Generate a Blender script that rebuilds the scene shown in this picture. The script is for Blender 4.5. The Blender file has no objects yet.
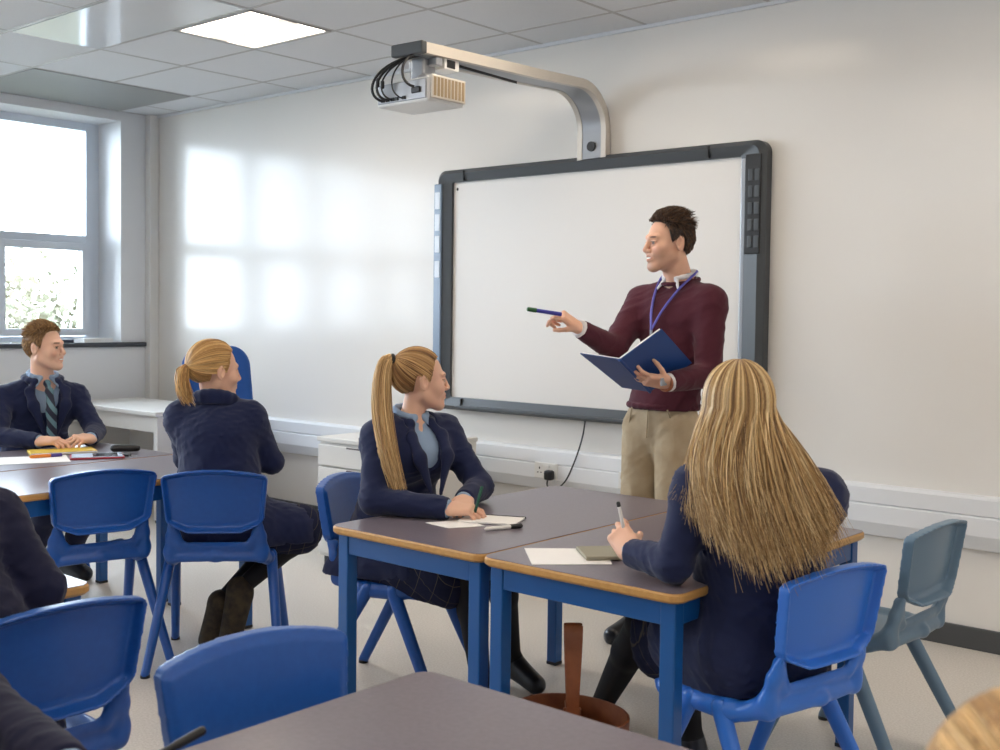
import bpy, bmesh, math, random
import numpy as np
from mathutils import Vector, Matrix

SC = bpy.context.scene
COL = SC.collection

# ------------------------------------------------------------------ camera, world, exposure
def look_frame(yaw, pitch, roll):
    cy, sy = math.cos(yaw), math.sin(yaw)
    f = np.array([-sy*math.cos(pitch), cy*math.cos(pitch), math.sin(pitch)])
    r = np.cross(f, [0, 0, 1.]); r /= np.linalg.norm(r); u = np.cross(r, f)
    c, s = math.cos(roll), math.sin(roll)
    return c*r+s*u, -s*r+c*u, f
r_, u_, f_ = look_frame(math.radians(40.58), math.radians(-2.09), math.radians(.72))
cam = bpy.data.cameras.new('camera'); camo = bpy.data.objects.new('camera', cam); COL.objects.link(camo)
camo.matrix_world = Matrix(((r_[0], u_[0], -f_[0], 0), (r_[1], u_[1], -f_[1], 0), (r_[2], u_[2], -f_[2], 1.42), (0, 0, 0, 1)))
cam.sensor_width = 36; cam.lens = 36*1.1237; cam.shift_y = -.0207; cam.clip_start = .05; cam.clip_end = 200
SC.camera = camo

W = bpy.data.worlds.new('sky'); SC.world = W; W.use_nodes = True
bg = W.node_tree.nodes['Background']; bg.inputs[0].default_value = (.76, .88, 1, 1); bg.inputs[1].default_value = 20
SC.view_settings.view_transform = 'Standard'; SC.view_settings.look = 'None'
SC.view_settings.exposure = 0.0; SC.view_settings.gamma = 1; SC.view_settings.use_curve_mapping = False
LAMP = 15.5            # strength of the ceiling light diffusers
LAMPCOL = (1, .855, .69)
cam.dof.use_dof = True; cam.dof.focus_distance = 4.3; cam.dof.aperture_fstop = 6.3

# ------------------------------------------------------------------ helpers
def srgb(r, g, b):
    f = lambda c: ((c/255+.055)/1.055)**2.4 if c > 10 else c/255/12.92
    return (f(r), f(g), f(b), 1)

def mat(name, col, rough=.5, spec=.5, metal=0., noise=None, bump=None, sheen=0., sss=0., attr=None, coat=0., emit=None, estr=0.):
    """noise=(scale, second colour, contrast) ; bump=(scale, strength, distance)"""
    m = bpy.data.materials.new(name); m.use_nodes = True
    nt = m.node_tree; p = nt.nodes['Principled BSDF']
    p.inputs['Base Color'].default_value = col; p.inputs['Roughness'].default_value = rough
    p.inputs['Specular IOR Level'].default_value = spec; p.inputs['Metallic'].default_value = metal
    p.inputs['Sheen Weight'].default_value = sheen; p.inputs['Coat Weight'].default_value = coat
    if sss: p.inputs['Subsurface Weight'].default_value = sss; p.inputs['Subsurface Radius'].default_value = (.01, .004, .002); p.inputs['Subsurface Scale'].default_value = 1
    if emit: p.inputs['Emission Color'].default_value = emit; p.inputs['Emission Strength'].default_value = estr
    tc = nt.nodes.new('ShaderNodeTexCoord')
    src = None
    if attr:
        a = nt.nodes.new('ShaderNodeAttribute'); a.attribute_name = attr; src = a.outputs['Color']
        nt.links.new(src, p.inputs['Base Color'])
    if noise:
        n = nt.nodes.new('ShaderNodeTexNoise'); n.inputs['Scale'].default_value = noise[0]; n.inputs['Detail'].default_value = 5
        nt.links.new(tc.outputs['Object'], n.inputs['Vector'])
        cr = nt.nodes.new('ShaderNodeMapRange'); cr.inputs[1].default_value = .5-noise[2]; cr.inputs[2].default_value = .5+noise[2]
        nt.links.new(n.outputs[0], cr.inputs[0])
        mx = nt.nodes.new('ShaderNodeMix'); mx.data_type = 'RGBA'; mx.inputs[6].default_value = col; mx.inputs[7].default_value = noise[1]
        if src: nt.links.new(src, mx.inputs[6])
        nt.links.new(cr.outputs[0], mx.inputs[0]); nt.links.new(mx.outputs[2], p.inputs['Base Color'])
    if bump:
        n = nt.nodes.new('ShaderNodeTexNoise'); n.inputs['Scale'].default_value = bump[0]; n.inputs['Detail'].default_value = 3
        nt.links.new(tc.outputs['Object'], n.inputs['Vector'])
        b = nt.nodes.new('ShaderNodeBump'); b.inputs['Strength'].default_value = bump[1]; b.inputs['Distance'].default_value = bump[2]
        nt.links.new(n.outputs[0], b.inputs['Height']); nt.links.new(b.outputs[0], p.inputs['Normal'])
    return m

def wood_mat(name, a, b, sc=(30, 2, 30)):
    m = mat(name, a, .4); nt = m.node_tree; p = nt.nodes['Principled BSDF']
    tc = nt.nodes.new('ShaderNodeTexCoord'); mp = nt.nodes.new('ShaderNodeMapping'); mp.inputs['Scale'].default_value = sc
    n = nt.nodes.new('ShaderNodeTexNoise'); n.inputs['Scale'].default_value = 2; n.inputs['Detail'].default_value = 6
    mx = nt.nodes.new('ShaderNodeMix'); mx.data_type = 'RGBA'; mx.inputs[6].default_value = a; mx.inputs[7].default_value = b
    L = nt.links.new
    L(tc.outputs['Object'], mp.inputs[0]); L(mp.outputs[0], n.inputs['Vector']); L(n.outputs[0], mx.inputs[0]); L(mx.outputs[2], p.inputs['Base Color'])
    return m

class MB:
    """collects shapes into one mesh"""
    def __init__(s): s.v = []; s.f = []; s.n = 0; s.mi = []; s.sm = []
    def add(s, v, f, mi=0, smooth=False):
        v = np.asarray(v, float); s.v.append(v)
        for q in f: s.f.append([i+s.n for i in q]); s.mi.append(mi); s.sm.append(smooth)
        s.n += len(v); return s
    def box(s, lo, hi, bev=0., mi=0, R=None, c=None, seg=2):
        bm = bmesh.new(); bmesh.ops.create_cube(bm, size=1)
        lo = np.array(lo, float); hi = np.array(hi, float)
        for v in bm.verts:
            for k in range(3): v.co[k] = lo[k]+(v.co[k]+.5)*(hi[k]-lo[k])
        if bev > 0: bmesh.ops.bevel(bm, geom=bm.edges[:], offset=min(bev, .49*(hi-lo).min()), segments=seg, affect='EDGES', profile=.5)
        bm.verts.ensure_lookup_table()
        V = np.array([v.co[:] for v in bm.verts])
        if R is not None: V = V @ np.array(R).T
        if c is not None: V = V+np.array(c)
        s.add(V, [[v.index for v in f.verts] for f in bm.faces], mi, False); bm.free(); return s
    def tube(s, pts, r, n=8, mi=0, cap=True, flat=None):
        pts = np.array(pts, float); N = len(pts); r = np.broadcast_to(np.asarray(r, float), (N,))
        T = np.gradient(pts, axis=0); T /= np.linalg.norm(T, axis=1)[:, None]+1e-12
        up = np.array([0, 0, 1.]) if abs(T[0][2]) < .9 else np.array([1., 0, 0])
        V = []
        A = np.cross(T[0], up); A /= np.linalg.norm(A)
        for i in range(N):
            A = A-T[i]*(A@T[i]); A /= np.linalg.norm(A); B = np.cross(T[i], A)
            for k in range(n):
                t = 2*math.pi*k/n; V.append(pts[i]+r[i]*(math.cos(t)*A+math.sin(t)*B))
        F = [[i*n+k, i*n+(k+1) % n, (i+1)*n+(k+1) % n, (i+1)*n+k] for i in range(N-1) for k in range(n)]
        if cap: F += [list(range(n))[::-1], [(N-1)*n+k for k in range(n)]]
        s.add(V, F, mi, True); return s
    def cyl(s, a, b, r, n=20, mi=0, r2=None): return s.tube([a, b], [r, r if r2 is None else r2], n, mi)
    def sph(s, c, r, mi=0, n=12):
        r = np.broadcast_to(np.asarray(r, float), (3,)); V = []; F = []
        for i in range(n+1):
            for k in range(2*n):
                th = math.pi*i/n; ph = math.pi*k/n
                V.append(np.array(c)+r*[math.sin(th)*math.cos(ph), math.sin(th)*math.sin(ph), math.cos(th)])
        for i in range(n):
            for k in range(2*n): F.append([i*2*n+k, (i+1)*2*n+k, (i+1)*2*n+(k+1) % (2*n), i*2*n+(k+1) % (2*n)])
        s.add(V, F, mi, True); return s
    def prism(s, outline, z0, z1, axis=2, mi=0, smooth=False):
        """outline: 2D loop, extruded along axis"""
        n = len(outline); V = []
        for z in (z0, z1):
            for (a, b) in outline:
                p = {2: (a, b, z), 1: (a, z, b), 0: (z, a, b)}[axis]; V.append(p)
        F = [[k, (k+1) % n, n+(k+1) % n, n+k] for k in range(n)]
        s.add(V, F+[list(range(n))[::-1], [n+k for k in range(n)]], mi, smooth); return s
    def build(s, name, mats, parent=None, auto=True):
        me = bpy.data.meshes.new(name); V = np.concatenate(s.v) if s.v else np.zeros((0, 3))
        me.from_pydata([tuple(x) for x in V], [], s.f)
        for m in (mats if isinstance(mats, (list, tuple)) else [mats]): me.materials.append(m)
        me.polygons.foreach_set('material_index', s.mi); me.polygons.foreach_set('use_smooth', s.sm)
        bm = bmesh.new(); bm.from_mesh(me); bmesh.ops.recalc_face_normals(bm, faces=bm.faces[:])
        if auto:
            for e in bm.edges:
                if len(e.link_faces) == 2 and e.calc_face_angle(0) > .7: e.smooth = False
        bm.to_mesh(me); bm.free(); me.update()
        return link(name, me, parent)

def link(name, data, parent=None):
    o = bpy.data.objects.new(name, data); COL.objects.link(o)
    if parent is not None: o.parent = parent
    return o
def thing(name, label, cat, loc=(0, 0, 0), rz=0., group=None):
    o = link(name, None); o.empty_display_size = .1; o.location = loc; o.rotation_euler = (0, 0, rz)
    return tag(o, label, cat, group)
def tag(o, label, cat, group=None):
    o['label'] = label; o['category'] = cat
    if group: o['group'] = group
    return o
def struct(o): o['kind'] = 'structure'; return o
def dup(root, loc, rz, label):
    r = root.copy(); COL.objects.link(r); r.location = loc; r.rotation_euler = (0, 0, rz); r['label'] = label
    for ch in list(root.children):
        c = ch.copy(); COL.objects.link(c); c.parent = r
        for g in ch.children:
            d = g.copy(); COL.objects.link(d); d.parent = c
    return r
def rrect(x0, x1, y0, y1, r, n=5):
    P = []
    for (cx, cy, a) in ((x1-r, y0+r, -90), (x1-r, y1-r, 0), (x0+r, y1-r, 90), (x0+r, y0+r, 180)):
        for k in range(n+1):
            t = math.radians(a+90*k/n); P.append((cx+r*math.cos(t), cy+r*math.sin(t)))
    return P
def bez(P, n=16):
    P = [np.array(p, float) for p in P]; out = []
    m = len(P)-1
    for t in np.linspace(0, 1, n):
        out.append(sum(math.comb(m, i)*(1-t)**(m-i)*t**i*P[i] for i in range(m+1)))
    return out
def catmull(P, n=8):
    P = [np.array(p, float) for p in P]; P = [2*P[0]-P[1]]+P+[2*P[-1]-P[-2]]; out = []
    for i in range(1, len(P)-2):
        for t in np.linspace(0, 1, n, endpoint=False):
            a, b, c, d = P[i-1:i+3]
            out.append(.5*((2*b)+(c-a)*t+(2*a-5*b+4*c-d)*t*t+(3*b-a-3*c+d)*t**3))
    return out+[P[-2]]

# ------------------------------------------------------------------ implicit-surface sculptor
def nrm(v): v = np.array(v, float); return v/(np.linalg.norm(v)+1e-12)
class Sculpt:
    def __init__(s): s.ops = []
    def cap(s, a, b, ra, rb=None, k=.01, flat=None, sub=False):
        a = np.array(a, float); b = np.array(b, float); rb = ra if rb is None else rb
        R = max(ra, rb)*max(1, flat[1] if flat else 1)
        if flat: ax = nrm(flat[0]); g = 1/flat[1]-1
        def f(P, a=a, b=b):
            q = P-a; e = b-a
            if flat: q = q+np.outer(q@ax, ax)*g; e = e+(e@ax)*ax*g
            t = np.clip(q@e/(e@e+1e-12), 0, 1)
            d = np.linalg.norm(q-t[:, None]*e, axis=1)-(ra+(rb-ra)*t)
            return d*min(1, flat[1]) if flat else d
        s.ops.append((f, np.minimum(a, b)-R, np.maximum(a, b)+R, k, sub)); return s
    def chain(s, pts, rs, k=.01, flat=None):
        for i in range(len(pts)-1): s.cap(pts[i], pts[i+1], rs[i], rs[i+1], k, flat)
        return s
    def ell(s, c, r, R=None, k=.01, sub=False):
        c = np.array(c, float); r = np.array(r, float)
        def f(P):
            q = P-c
            if R is not None: q = q@R
            k0 = np.linalg.norm(q/r, axis=1); k1 = np.linalg.norm(q/(r*r), axis=1)+1e-9
            return k0*(k0-1)/k1
        m = r.max() if R is not None else r
        s.ops.append((f, c-m, c+m, k, sub)); return s
    def box(s, c, h, R=None, rnd=.005, k=.01, sub=False):
        c = np.array(c, float); h = np.array(h, float)
        def f(P):
            q = P-c
            if R is not None: q = q@R
            q = np.abs(q)-(h-rnd)
            return np.linalg.norm(np.maximum(q, 0), axis=1)+np.minimum(q.max(axis=1), 0)-rnd
        m = np.linalg.norm(h) if R is not None else h
        s.ops.append((f, c-m, c+m, k, sub)); return s
    def fn(s, f, lo, hi, k=.01, sub=False):
        s.ops.append((f, np.array(lo, float), np.array(hi, float), k, sub)); return s
    def mesh(s, name, step, mats, parent=None, fine=(), disp=None, color=None, origin=(0, 0, 0)):
        add = [o for o in s.ops if not o[4]]
        lo = np.min([o[1] for o in add], axis=0)-2.2*step; hi = np.max([o[2] for o in add], axis=0)+2.2*step
        ax = []
        for k in range(3):
            x = lo[k]; L = [x]
            while x < hi[k]:
                st = step
                for (fl, fh, fs) in fine:
                    if fl[k]-step <= x <= fh[k]: st = min(st, fs)
                x += st; L.append(x)
            ax.append(np.array(L))
        shp = tuple(len(a) for a in ax)
        G = np.full(shp, 1., np.float32)
        for (f, l, h, kk, sub) in s.ops:
            pad = max(kk, 2.2*step)
            ix = [(max(0, np.searchsorted(ax[k], l[k]-pad)-1), min(shp[k], np.searchsorted(ax[k], h[k]+pad)+1)) for k in range(3)]
            if any(b <= a for a, b in ix): continue
            g = np.meshgrid(*[ax[k][ix[k][0]:ix[k][1]] for k in range(3)], indexing='ij')
            P = np.stack([x.ravel() for x in g], 1)
            sl = tuple(slice(a, b) for a, b in ix)
            if sub:
                A = G[sl].ravel(); m = A < .3
                if not m.any(): continue
                b = -f(P[m]); a = A[m]; hh = np.maximum(kk-np.abs(a-b), 0)/max(kk, 1e-6)
                A = A.copy(); A[m] = np.maximum(a, b)+hh*hh*kk/4
                G[sl] = A.reshape(g[0].shape)
            else:
                b = f(P).reshape(g[0].shape); a = G[sl]
                hh = np.maximum(kk-np.abs(a-b), 0)/max(kk, 1e-6)
                G[sl] = np.minimum(a, b)-hh*hh*kk/4
        if disp is not None:
            idx = np.nonzero(np.abs(G) < .03)
            P = np.stack([ax[k][idx[k]] for k in range(3)], 1); G[idx] -= disp(P).astype(np.float32)
        V, F = surface_nets(G, ax)
        V -= np.array(origin)
        me = bpy.data.meshes.new(name)
        me.vertices.add(len(V)); me.vertices.foreach_set('co', V.astype(np.float32).ravel())
        me.loops.add(4*len(F)); me.loops.foreach_set('vertex_index', F.astype(np.int32).ravel())
        me.polygons.add(len(F)); me.polygons.foreach_set('loop_start', np.arange(0, 4*len(F), 4, dtype=np.int32))
        me.update(calc_edges=True)
        me.polygons.foreach_set('use_smooth', np.ones(len(F), bool))
        for m in (mats if isinstance(mats, (list, tuple)) else [mats]): me.materials.append(m)
        if color is not None:
            c = color(V+np.array(origin)); ca = me.color_attributes.new('tint', 'FLOAT_COLOR', 'POINT')
            ca.data.foreach_set('color', np.concatenate([c, np.ones((len(c), 1))], 1).astype(np.float32).ravel())
        me.validate()
        return link(name, me, parent)

def surface_nets(G, ax):
    ins = G < 0
    c = np.zeros(tuple(n-1 for n in G.shape), np.int8)
    for i in (0, 1):
        for j in (0, 1):
            for k in (0, 1):
                c += ins[i:G.shape[0]-1+i, j:G.shape[1]-1+j, k:G.shape[2]-1+k]
    I = np.nonzero((c > 0) & (c < 8)); n = len(I[0])
    vid = np.full(c.shape, -1, np.int32); vid[I] = np.arange(n)
    I = np.stack(I, 1)
    corner = {}
    for i in (0, 1):
        for j in (0, 1):
            for k in (0, 1): corner[(i, j, k)] = G[I[:, 0]+i, I[:, 1]+j, I[:, 2]+k].astype(float)
    acc = np.zeros((n, 3)); cnt = np.zeros(n)
    for a in range(3):
        o = [k for k in range(3) if k != a]
        for p in (0, 1):
            for q in (0, 1):
                k0 = [0, 0, 0]; k0[o[0]] = p; k0[o[1]] = q; k1 = list(k0); k1[a] = 1
                v0, v1 = corner[tuple(k0)], corner[tuple(k1)]
                m = (v0 < 0) != (v1 < 0)
                t = np.where(m, v0/np.where(m, v0-v1, 1), 0)
                pos = np.tile(np.array(k0, float), (n, 1)); pos[:, a] = t
                acc += pos*m[:, None]; cnt += m
    loc = acc/cnt[:, None]
    V = np.stack([ax[k][I[:, k]]+loc[:, k]*(ax[k][I[:, k]+1]-ax[k][I[:, k]]) for k in range(3)], 1)
    F = []
    for a in range(3):
        u, w = (a+1) % 3, (a+2) % 3
        s0 = [slice(None)]*3; s1 = [slice(None)]*3; s0[a] = slice(0, -1); s1[a] = slice(1, None)
        A, B = ins[tuple(s0)], ins[tuple(s1)]
        E = np.stack(np.nonzero(A != B), 1)
        E = E[(E[:, u] > 0) & (E[:, w] > 0) & (E[:, u] < G.shape[u]-1) & (E[:, w] < G.shape[w]-1)]
        def cell(du, dw):
            e = E.copy(); e[:, u] -= du; e[:, w] -= dw; return vid[e[:, 0], e[:, 1], e[:, 2]]
        q = np.stack([cell(1, 1), cell(0, 1), cell(0, 0), cell(1, 0)], 1)
        fl = ~A[E[:, 0], E[:, 1], E[:, 2]]
        q[fl] = q[fl][:, ::-1]
        F.append(q)
    F = np.concatenate(F); F = F[(F >= 0).all(1)]
    return V, F

def folds(seed, scale, amp, ridge=True, dirs=7):
    """cloth creases: ridged sum of warped waves"""
    rs = np.random.RandomState(seed); D = rs.normal(size=(dirs, 3)); D /= np.linalg.norm(D, axis=1)[:, None]
    D *= (2*math.pi/(scale*(.6+.9*rs.rand(dirs))))[:, None]; ph = rs.rand(dirs)*6.28
    Wd = rs.normal(size=(3, 3))*3.5
    def f(P):
        Q = P+.25*scale*np.sin(P@Wd.T/ scale*.6)
        s = np.sin(Q@D.T+ph)
        if ridge: s = (1-np.abs(s))**2-.35
        return amp*s.sum(1)/dirs*2.2
    return f

# ------------------------------------------------------------------ materials
M = {}
M['wall'] = mat('wall_paint', srgb(226, 223, 218), .16, .20, bump=(3, .05, .004))
M['wallplain'] = mat('wall_paint_matt', srgb(226, 229, 233), .5)
M['ceil'] = mat('ceiling_tile', srgb(224, 226, 230), .85, noise=(260, srgb(213, 215, 218), .2))
M['grid'] = mat('ceiling_grid', srgb(176, 174, 174), .4)
M['gridline'] = mat('grid_shadow_gap', srgb(95, 90, 90), .7)
M['floor'] = mat('vinyl_floor', srgb(216, 210, 202), .38, .4, noise=(130, srgb(200, 193, 184), .12))
M['base'] = mat('grey_skirting', srgb(72, 74, 76), .45)
M['white'] = mat('white_plastic', srgb(226, 226, 224), .35)
M['white_desk'] = mat('white_laminate', srgb(222, 220, 216), .4)
M['alu'] = mat('grey_window_frame', srgb(212, 220, 230), .4)
M['dark'] = mat('dark_frame', srgb(64, 68, 72), .38)
M['darker'] = mat('black_plastic', srgb(28, 28, 30), .4)
M['silver'] = mat('silver_metal', srgb(160, 163, 168), .33, .5, .55)
M['lighttop'] = mat('light_alu', srgb(205, 198, 188), .4, .5, .3)
M['sill'] = mat('dark_sill', srgb(60, 64, 72), .4)
M['screen'] = mat('board_surface', srgb(224, 221, 217), .42, .35)
M['blue'] = mat('blue_plastic', srgb(26, 86, 168), .34, .5, noise=(60, srgb(22, 78, 158), .3))
M['bluebright'] = mat('bright_blue_plastic', srgb(44, 110, 205), .34, .5)
M['greyblue'] = mat('grey_blue_plastic', srgb(98, 124, 146), .36, .5)
M['bluemetal'] = mat('blue_painted_steel', srgb(20, 84, 150), .35, .5)
M['laminate'] = mat('grey_laminate', srgb(116, 108, 118), .28, .5, noise=(90, srgb(104, 97, 106), .25))
M['edge'] = wood_mat('beech_edging', srgb(205, 160, 95), srgb(178, 128, 68))
M['paper'] = mat('paper', srgb(240, 238, 236), .7)
M['navy'] = mat('navy_wool', srgb(29, 38, 72), .85, .25, sheen=.15, noise=(14, srgb(26, 34, 68), .3), bump=(420, .25, .001))
M['navydark'] = mat('dark_navy_wool', srgb(30, 32, 56), .9, .2, sheen=.1, bump=(420, .25, .001))
M['shirt'] = mat('pale_blue_shirt', srgb(150, 172, 200), .8, .2, bump=(300, .15, .001))
M['shirtwhite'] = mat('white_shirt', srgb(225, 222, 222), .8, .2)
M['maroon'] = mat('maroon_knit', srgb(88, 42, 54), .9, .15, sheen=.1, noise=(500, srgb(66, 30, 40), .25), bump=(500, .4, .001))
M['chino'] = mat('beige_chino', srgb(184, 168, 142), .85, .2, noise=(12, srgb(160, 140, 112), .3), bump=(400, .2, .001))
M['tights'] = mat('black_tights', srgb(20, 19, 23), .7, .3)
M['leather'] = mat('tan_leather', srgb(156, 92, 56), .42, .5, noise=(25, srgb(124, 68, 40), .3))
M['leatherin'] = mat('dark_leather_lining', srgb(60, 32, 22), .6)
M['shoe'] = mat('black_shoe', srgb(24, 26, 34), .3, .5)
M['bootsole'] = mat('worn_boot', srgb(44, 38, 34), .8, .3, noise=(30, srgb(70, 60, 44), .15))
M['skin'] = mat('skin', srgb(220, 170, 145), .5, .35, attr='tint', sss=.12)
M['hair'] = mat('hair', srgb(180, 140, 90), .45, .4, attr='tint')
M['glass'] = mat('window_glass', (1, 1, 1, 1), 0)
def glass_mat():
    m = M['glass']; nt = m.node_tree; nt.nodes.clear()
    o = nt.nodes.new('ShaderNodeOutputMaterial'); t = nt.nodes.new('ShaderNodeBsdfTransparent'); g = nt.nodes.new('ShaderNodeBsdfGlossy')
    g.inputs['Roughness'].default_value = .02; mx = nt.nodes.new('ShaderNodeMixShader'); fr = nt.nodes.new('ShaderNodeFresnel'); fr.inputs[0].default_value = 1.3
    L = nt.links.new; L(fr.outputs[0], mx.inputs[0]); L(t.outputs[0], mx.inputs[1]); L(g.outputs[0], mx.inputs[2]); L(mx.outputs[0], o.inputs[0])
glass_mat()
M['lamp'] = mat('light_diffuser', (1, 1, 1, 1), .5, emit=(*LAMPCOL, 1), estr=LAMP)
M['gloss'] = mat('glossy_acrylic', srgb(222, 226, 230), .12, .8)
M['radpanel'] = mat('grey_panel', srgb(150, 152, 152), .6)

# ------------------------------------------------------------------ room shell
XL, XR, YB, YF, ZC = -7.88, 2.4, -3.6, 4.98, 2.93
WX = -8.2            # plane of the window frames
o = MB().box((XL-.6, YB-.1, -.1), (XR+.1, YF+.1, 0)).build('floor', M['floor']); struct(o)
o = MB().box((XL-.6, YF, 0), (XR+.1, YF+.12, 3.1)).build('wall_front', M['wall']); struct(o)
o = MB().box((XR, YB, 0), (XR+.12, YF, 3.1)).build('wall_right', M['wallplain']); struct(o)
o = MB().box((XL-.6, YB-.12, 0), (XR+.12, YB, 3.1)).build('wall_back', M['wallplain']); struct(o)
# window wall with one long opening
WY0, WY1, SZ, HZ = -2.6, 4.69, 1.155, 2.86
w = MB()
w.box((WX-.2, YB, 0), (XL, YF, SZ-.02)); w.box((WX-.2, WY1, SZ-.02), (XL, YF, 3.1)); w.box((WX-.2, YB, SZ-.02), (XL, WY0, 3.1)); w.box((WX-.2, WY0, HZ), (XL, WY1, 3.1))
struct(w.build('wall_left', M['wallplain']))
struct(MB().box((XL, 4.90, 0), (XL+.07, YF, ZC), .004).build('trim_1', M['white']))        # pipe boxing in the corner
# front edge of the sill: dark rounded nosing on a white board
t = MB().box((WX+.05, WY0, SZ-.02), (XL+.02, WY1-.001, SZ), .003).build('trim_2', M['white']); struct(t)
t = MB().box((XL, WY0-.1, SZ-.03), (XL+.035, 4.895, SZ+.005), .008).build('trim_3', M['sill']); struct(t)

# windows: fixed pane above, opening casement below
mull = [4.62, 3.80, 3.075, 2.29, 1.5, .71, -.08, -.87, -1.66, -2.45]
wn = 0
for i in range(len(mull)-1):
    y1, y0 = mull[i], mull[i+1]
    wn += 1
    f = MB()
    a, b = (y0+.0005 if i < len(mull)-2 else WY0), (y1-.0005 if i else WY1); m1 = .06 if i else .035; m0 = .06
    d0, d1 = WX-.08, WX-.005
    f.box((d0, y1-m1, SZ), (d1, b, HZ)); f.box((d0, a, SZ), (d1, y0+m0, HZ))
    for q0, q1 in ((HZ-.06, HZ), (1.925, 1.985), (SZ, SZ+.045)): f.box((d0+.002, y0+m0-.001, q0), (d1-.002, y1-m1+.001, q1))
    fr = f.build('window_%d' % wn, M['alu']); struct(fr)
    c = MB(); e = .055; z0, z1, ya, yb = SZ+.05, 1.92, y0+m0+.002, y1-m1-.005
    for k_, bx in enumerate(((ya, z0, yb, z0+e), (ya, z1-e, yb, z1), (ya, z0+e-.001, ya+e, z1-e+.001), (yb-e, z0+e-.001, yb, z1-e+.001))):
        c.box((WX-.03, bx[0], bx[1]), (WX+.05-.002*(k_ > 1), bx[2], bx[3]))
    ca = c.build('casement', M['alu'], fr)
    MB().box((WX+.05, (ya+yb)/2-.06, z0+.012), (WX+.075, (ya+yb)/2+.06, z0+.032), .005).build('handle', M['silver'], ca)
    g = MB(); g.box((WX-.012, ya+e, z0+e), (WX-.006, yb-e, z1-e)); g.build('pane', M['glass'], ca)
    MB().box((WX-.012, y0+m0, 1.985), (WX-.006, y1-m1, HZ-.06)).build('pane', M['glass'], fr)
# portals help the renderer sample the daylight
for (ya, yb) in ((.71, 4.6), (-2.45, .71)):
    L = bpy.data.lights.new('daylight_portal', 'AREA'); L.shape = 'RECTANGLE'; L.size = yb-ya; L.size_y = 1.6; L.cycles.is_portal = True
    lo_ = link('daylight_portal', L); lo_.location = (WX+.1, (ya+yb)/2, 2.0); lo_.rotation_euler = (math.pi/2, 0, -math.pi/2)

# skirting
struct(MB().box((XL+.07, YF-.018, 0), (XR, YF, .095), .003).build('baseboard_front', M['base']))
struct(MB().box((XL, YB, 0), (XL+.018, YF-.08, .095), .003).build('baseboard_left', M['base']))
struct(MB().box((XR-.018, YB, 0), (XR, YF-.02, .095), .003).build('baseboard_right', M['base']))

# suspended ceiling: tiles, grid, light panels
GX = [-2.58, -3.28, -3.97, -4.67, -5.37, -6.09, -6.89, -7.5]+[-2.58+.7*k for k in range(1, 8)]
GX = sorted(x for x in [XL+.02, *GX, XR] if XL <= x <= XR)
GX = [x for x in GX if not (XL+.03 < x < XL+.25)]
GY = [4.98, 4.66, 4.05, 3.49, 2.95]+[2.95-.6*k for k in range(1, 11)]; GY = sorted(y for y in GY if y > YB)
GY = [YB]+GY
def in_light(x, y):
    return None
lights = []
for X0, X1 in ((-5.36, -4.67), (-3.27, -2.58), (-1.18, -.48), (.92, 1.62)):
    for Y0, Y1 in ((3.49, 4.05), (1.15, 1.75), (-1.25, -.65)): lights.append((X0, X1, Y0, Y1))
gp = []
ce = MB()
for i in range(len(GX)-1):
    for j in range(len(GY)-1):
        cx, cy = (GX[i]+GX[i+1])/2, (GY[j]+GY[j+1])/2
        if any(a < cx < b and c < cy < d for a, b, c, d in lights): continue
        if -6.2 < cx < -4.6 and 2.9 < cy < 3.49: continue
        if cx < -6.9 and 3.5 < cy < 4.66: continue
        ce.box((GX[i]+.006, GY[j]+.006, ZC), (GX[i+1]-.006, GY[j+1]-.006, ZC+.02), .0)
ce.box((WX-.1, YB, ZC+.012), (XR, YF, ZC+.05), mi=1)
struct(ce.build('ceiling', [M['ceil'], M['gridline']]))
g = MB()
for x in GX: g.box((x-.009, YB, ZC-.0015), (x+.009, YF, ZC+.012))
for y in GY: g.box((XL, y-.009, ZC-.002), (XR, y+.009, ZC+.012))
struct(g.build('trim_4', M['grid']))
struct(MB().box((XL+.06, YF-.02, ZC-.018), (XR, YF, ZC), .003).build('trim_5', M['ceil']))
o = MB().box((-6.08, 2.965, ZC-.004), (-4.68, 3.475, ZC+.01), .002).build('ceiling_panel', M['gloss'])
tag(o, 'glossy pale ceiling panel reflecting the window, next to the lit ceiling light', 'ceiling panel')
o = MB().box((XL+.03, 3.50, ZC-.006), (-6.90, 4.650, ZC+.01), .003).build('ceiling_panel', M['radpanel'])
tag(o, 'large matt grey rectangular ceiling panel directly above the window', 'ceiling panel')

def ceiling_light(b, label):
    x0, x1, y0, y1 = b; cx, cy = (x0+x1)/2, (y0+y1)/2
    t = thing('ceiling_light', label, 'ceiling light', (cx, cy, ZC), 0, 'recessed ceiling lights')
    hx, hy = (x1-x0)/2-.012, (y1-y0)/2-.012
    f = MB()
    for bx in ((-hx, -hy, hx, -hy+.02), (-hx, hy-.02, hx, hy), (-hx, -hy, -hx+.02, hy), (hx-.02, -hy, hx, hy)):
        f.box((bx[0], bx[1], -.006), (bx[2], bx[3], .03), .003)
    f.build('frame', M['grid'], t)
    f = MB().box((-hx+.02, -hy+.02, .002), (hx-.02, -.06, .008)).box((-hx+.02, .06, .002), (hx-.02, hy-.02, .008)).box((-hx+.02, -.06, -.003), (hx-.02, .06, .007), mi=1)
    f.build('diffuser', [M['lamp'], M['lampside']], t)
M['lampside'] = mat('light_centre_strip', (1, 1, 1, 1), .5, emit=(1, .86, .68, 1), estr=LAMP*.055)
for b in lights:
    near = b[2] > 3
    lab = 'lit square recessed ceiling light to the left of the projector' if (near and b[0] < -5) else \
          'lit square recessed ceiling light above and behind the camera, out of the picture'
    ceiling_light(b, lab)

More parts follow.
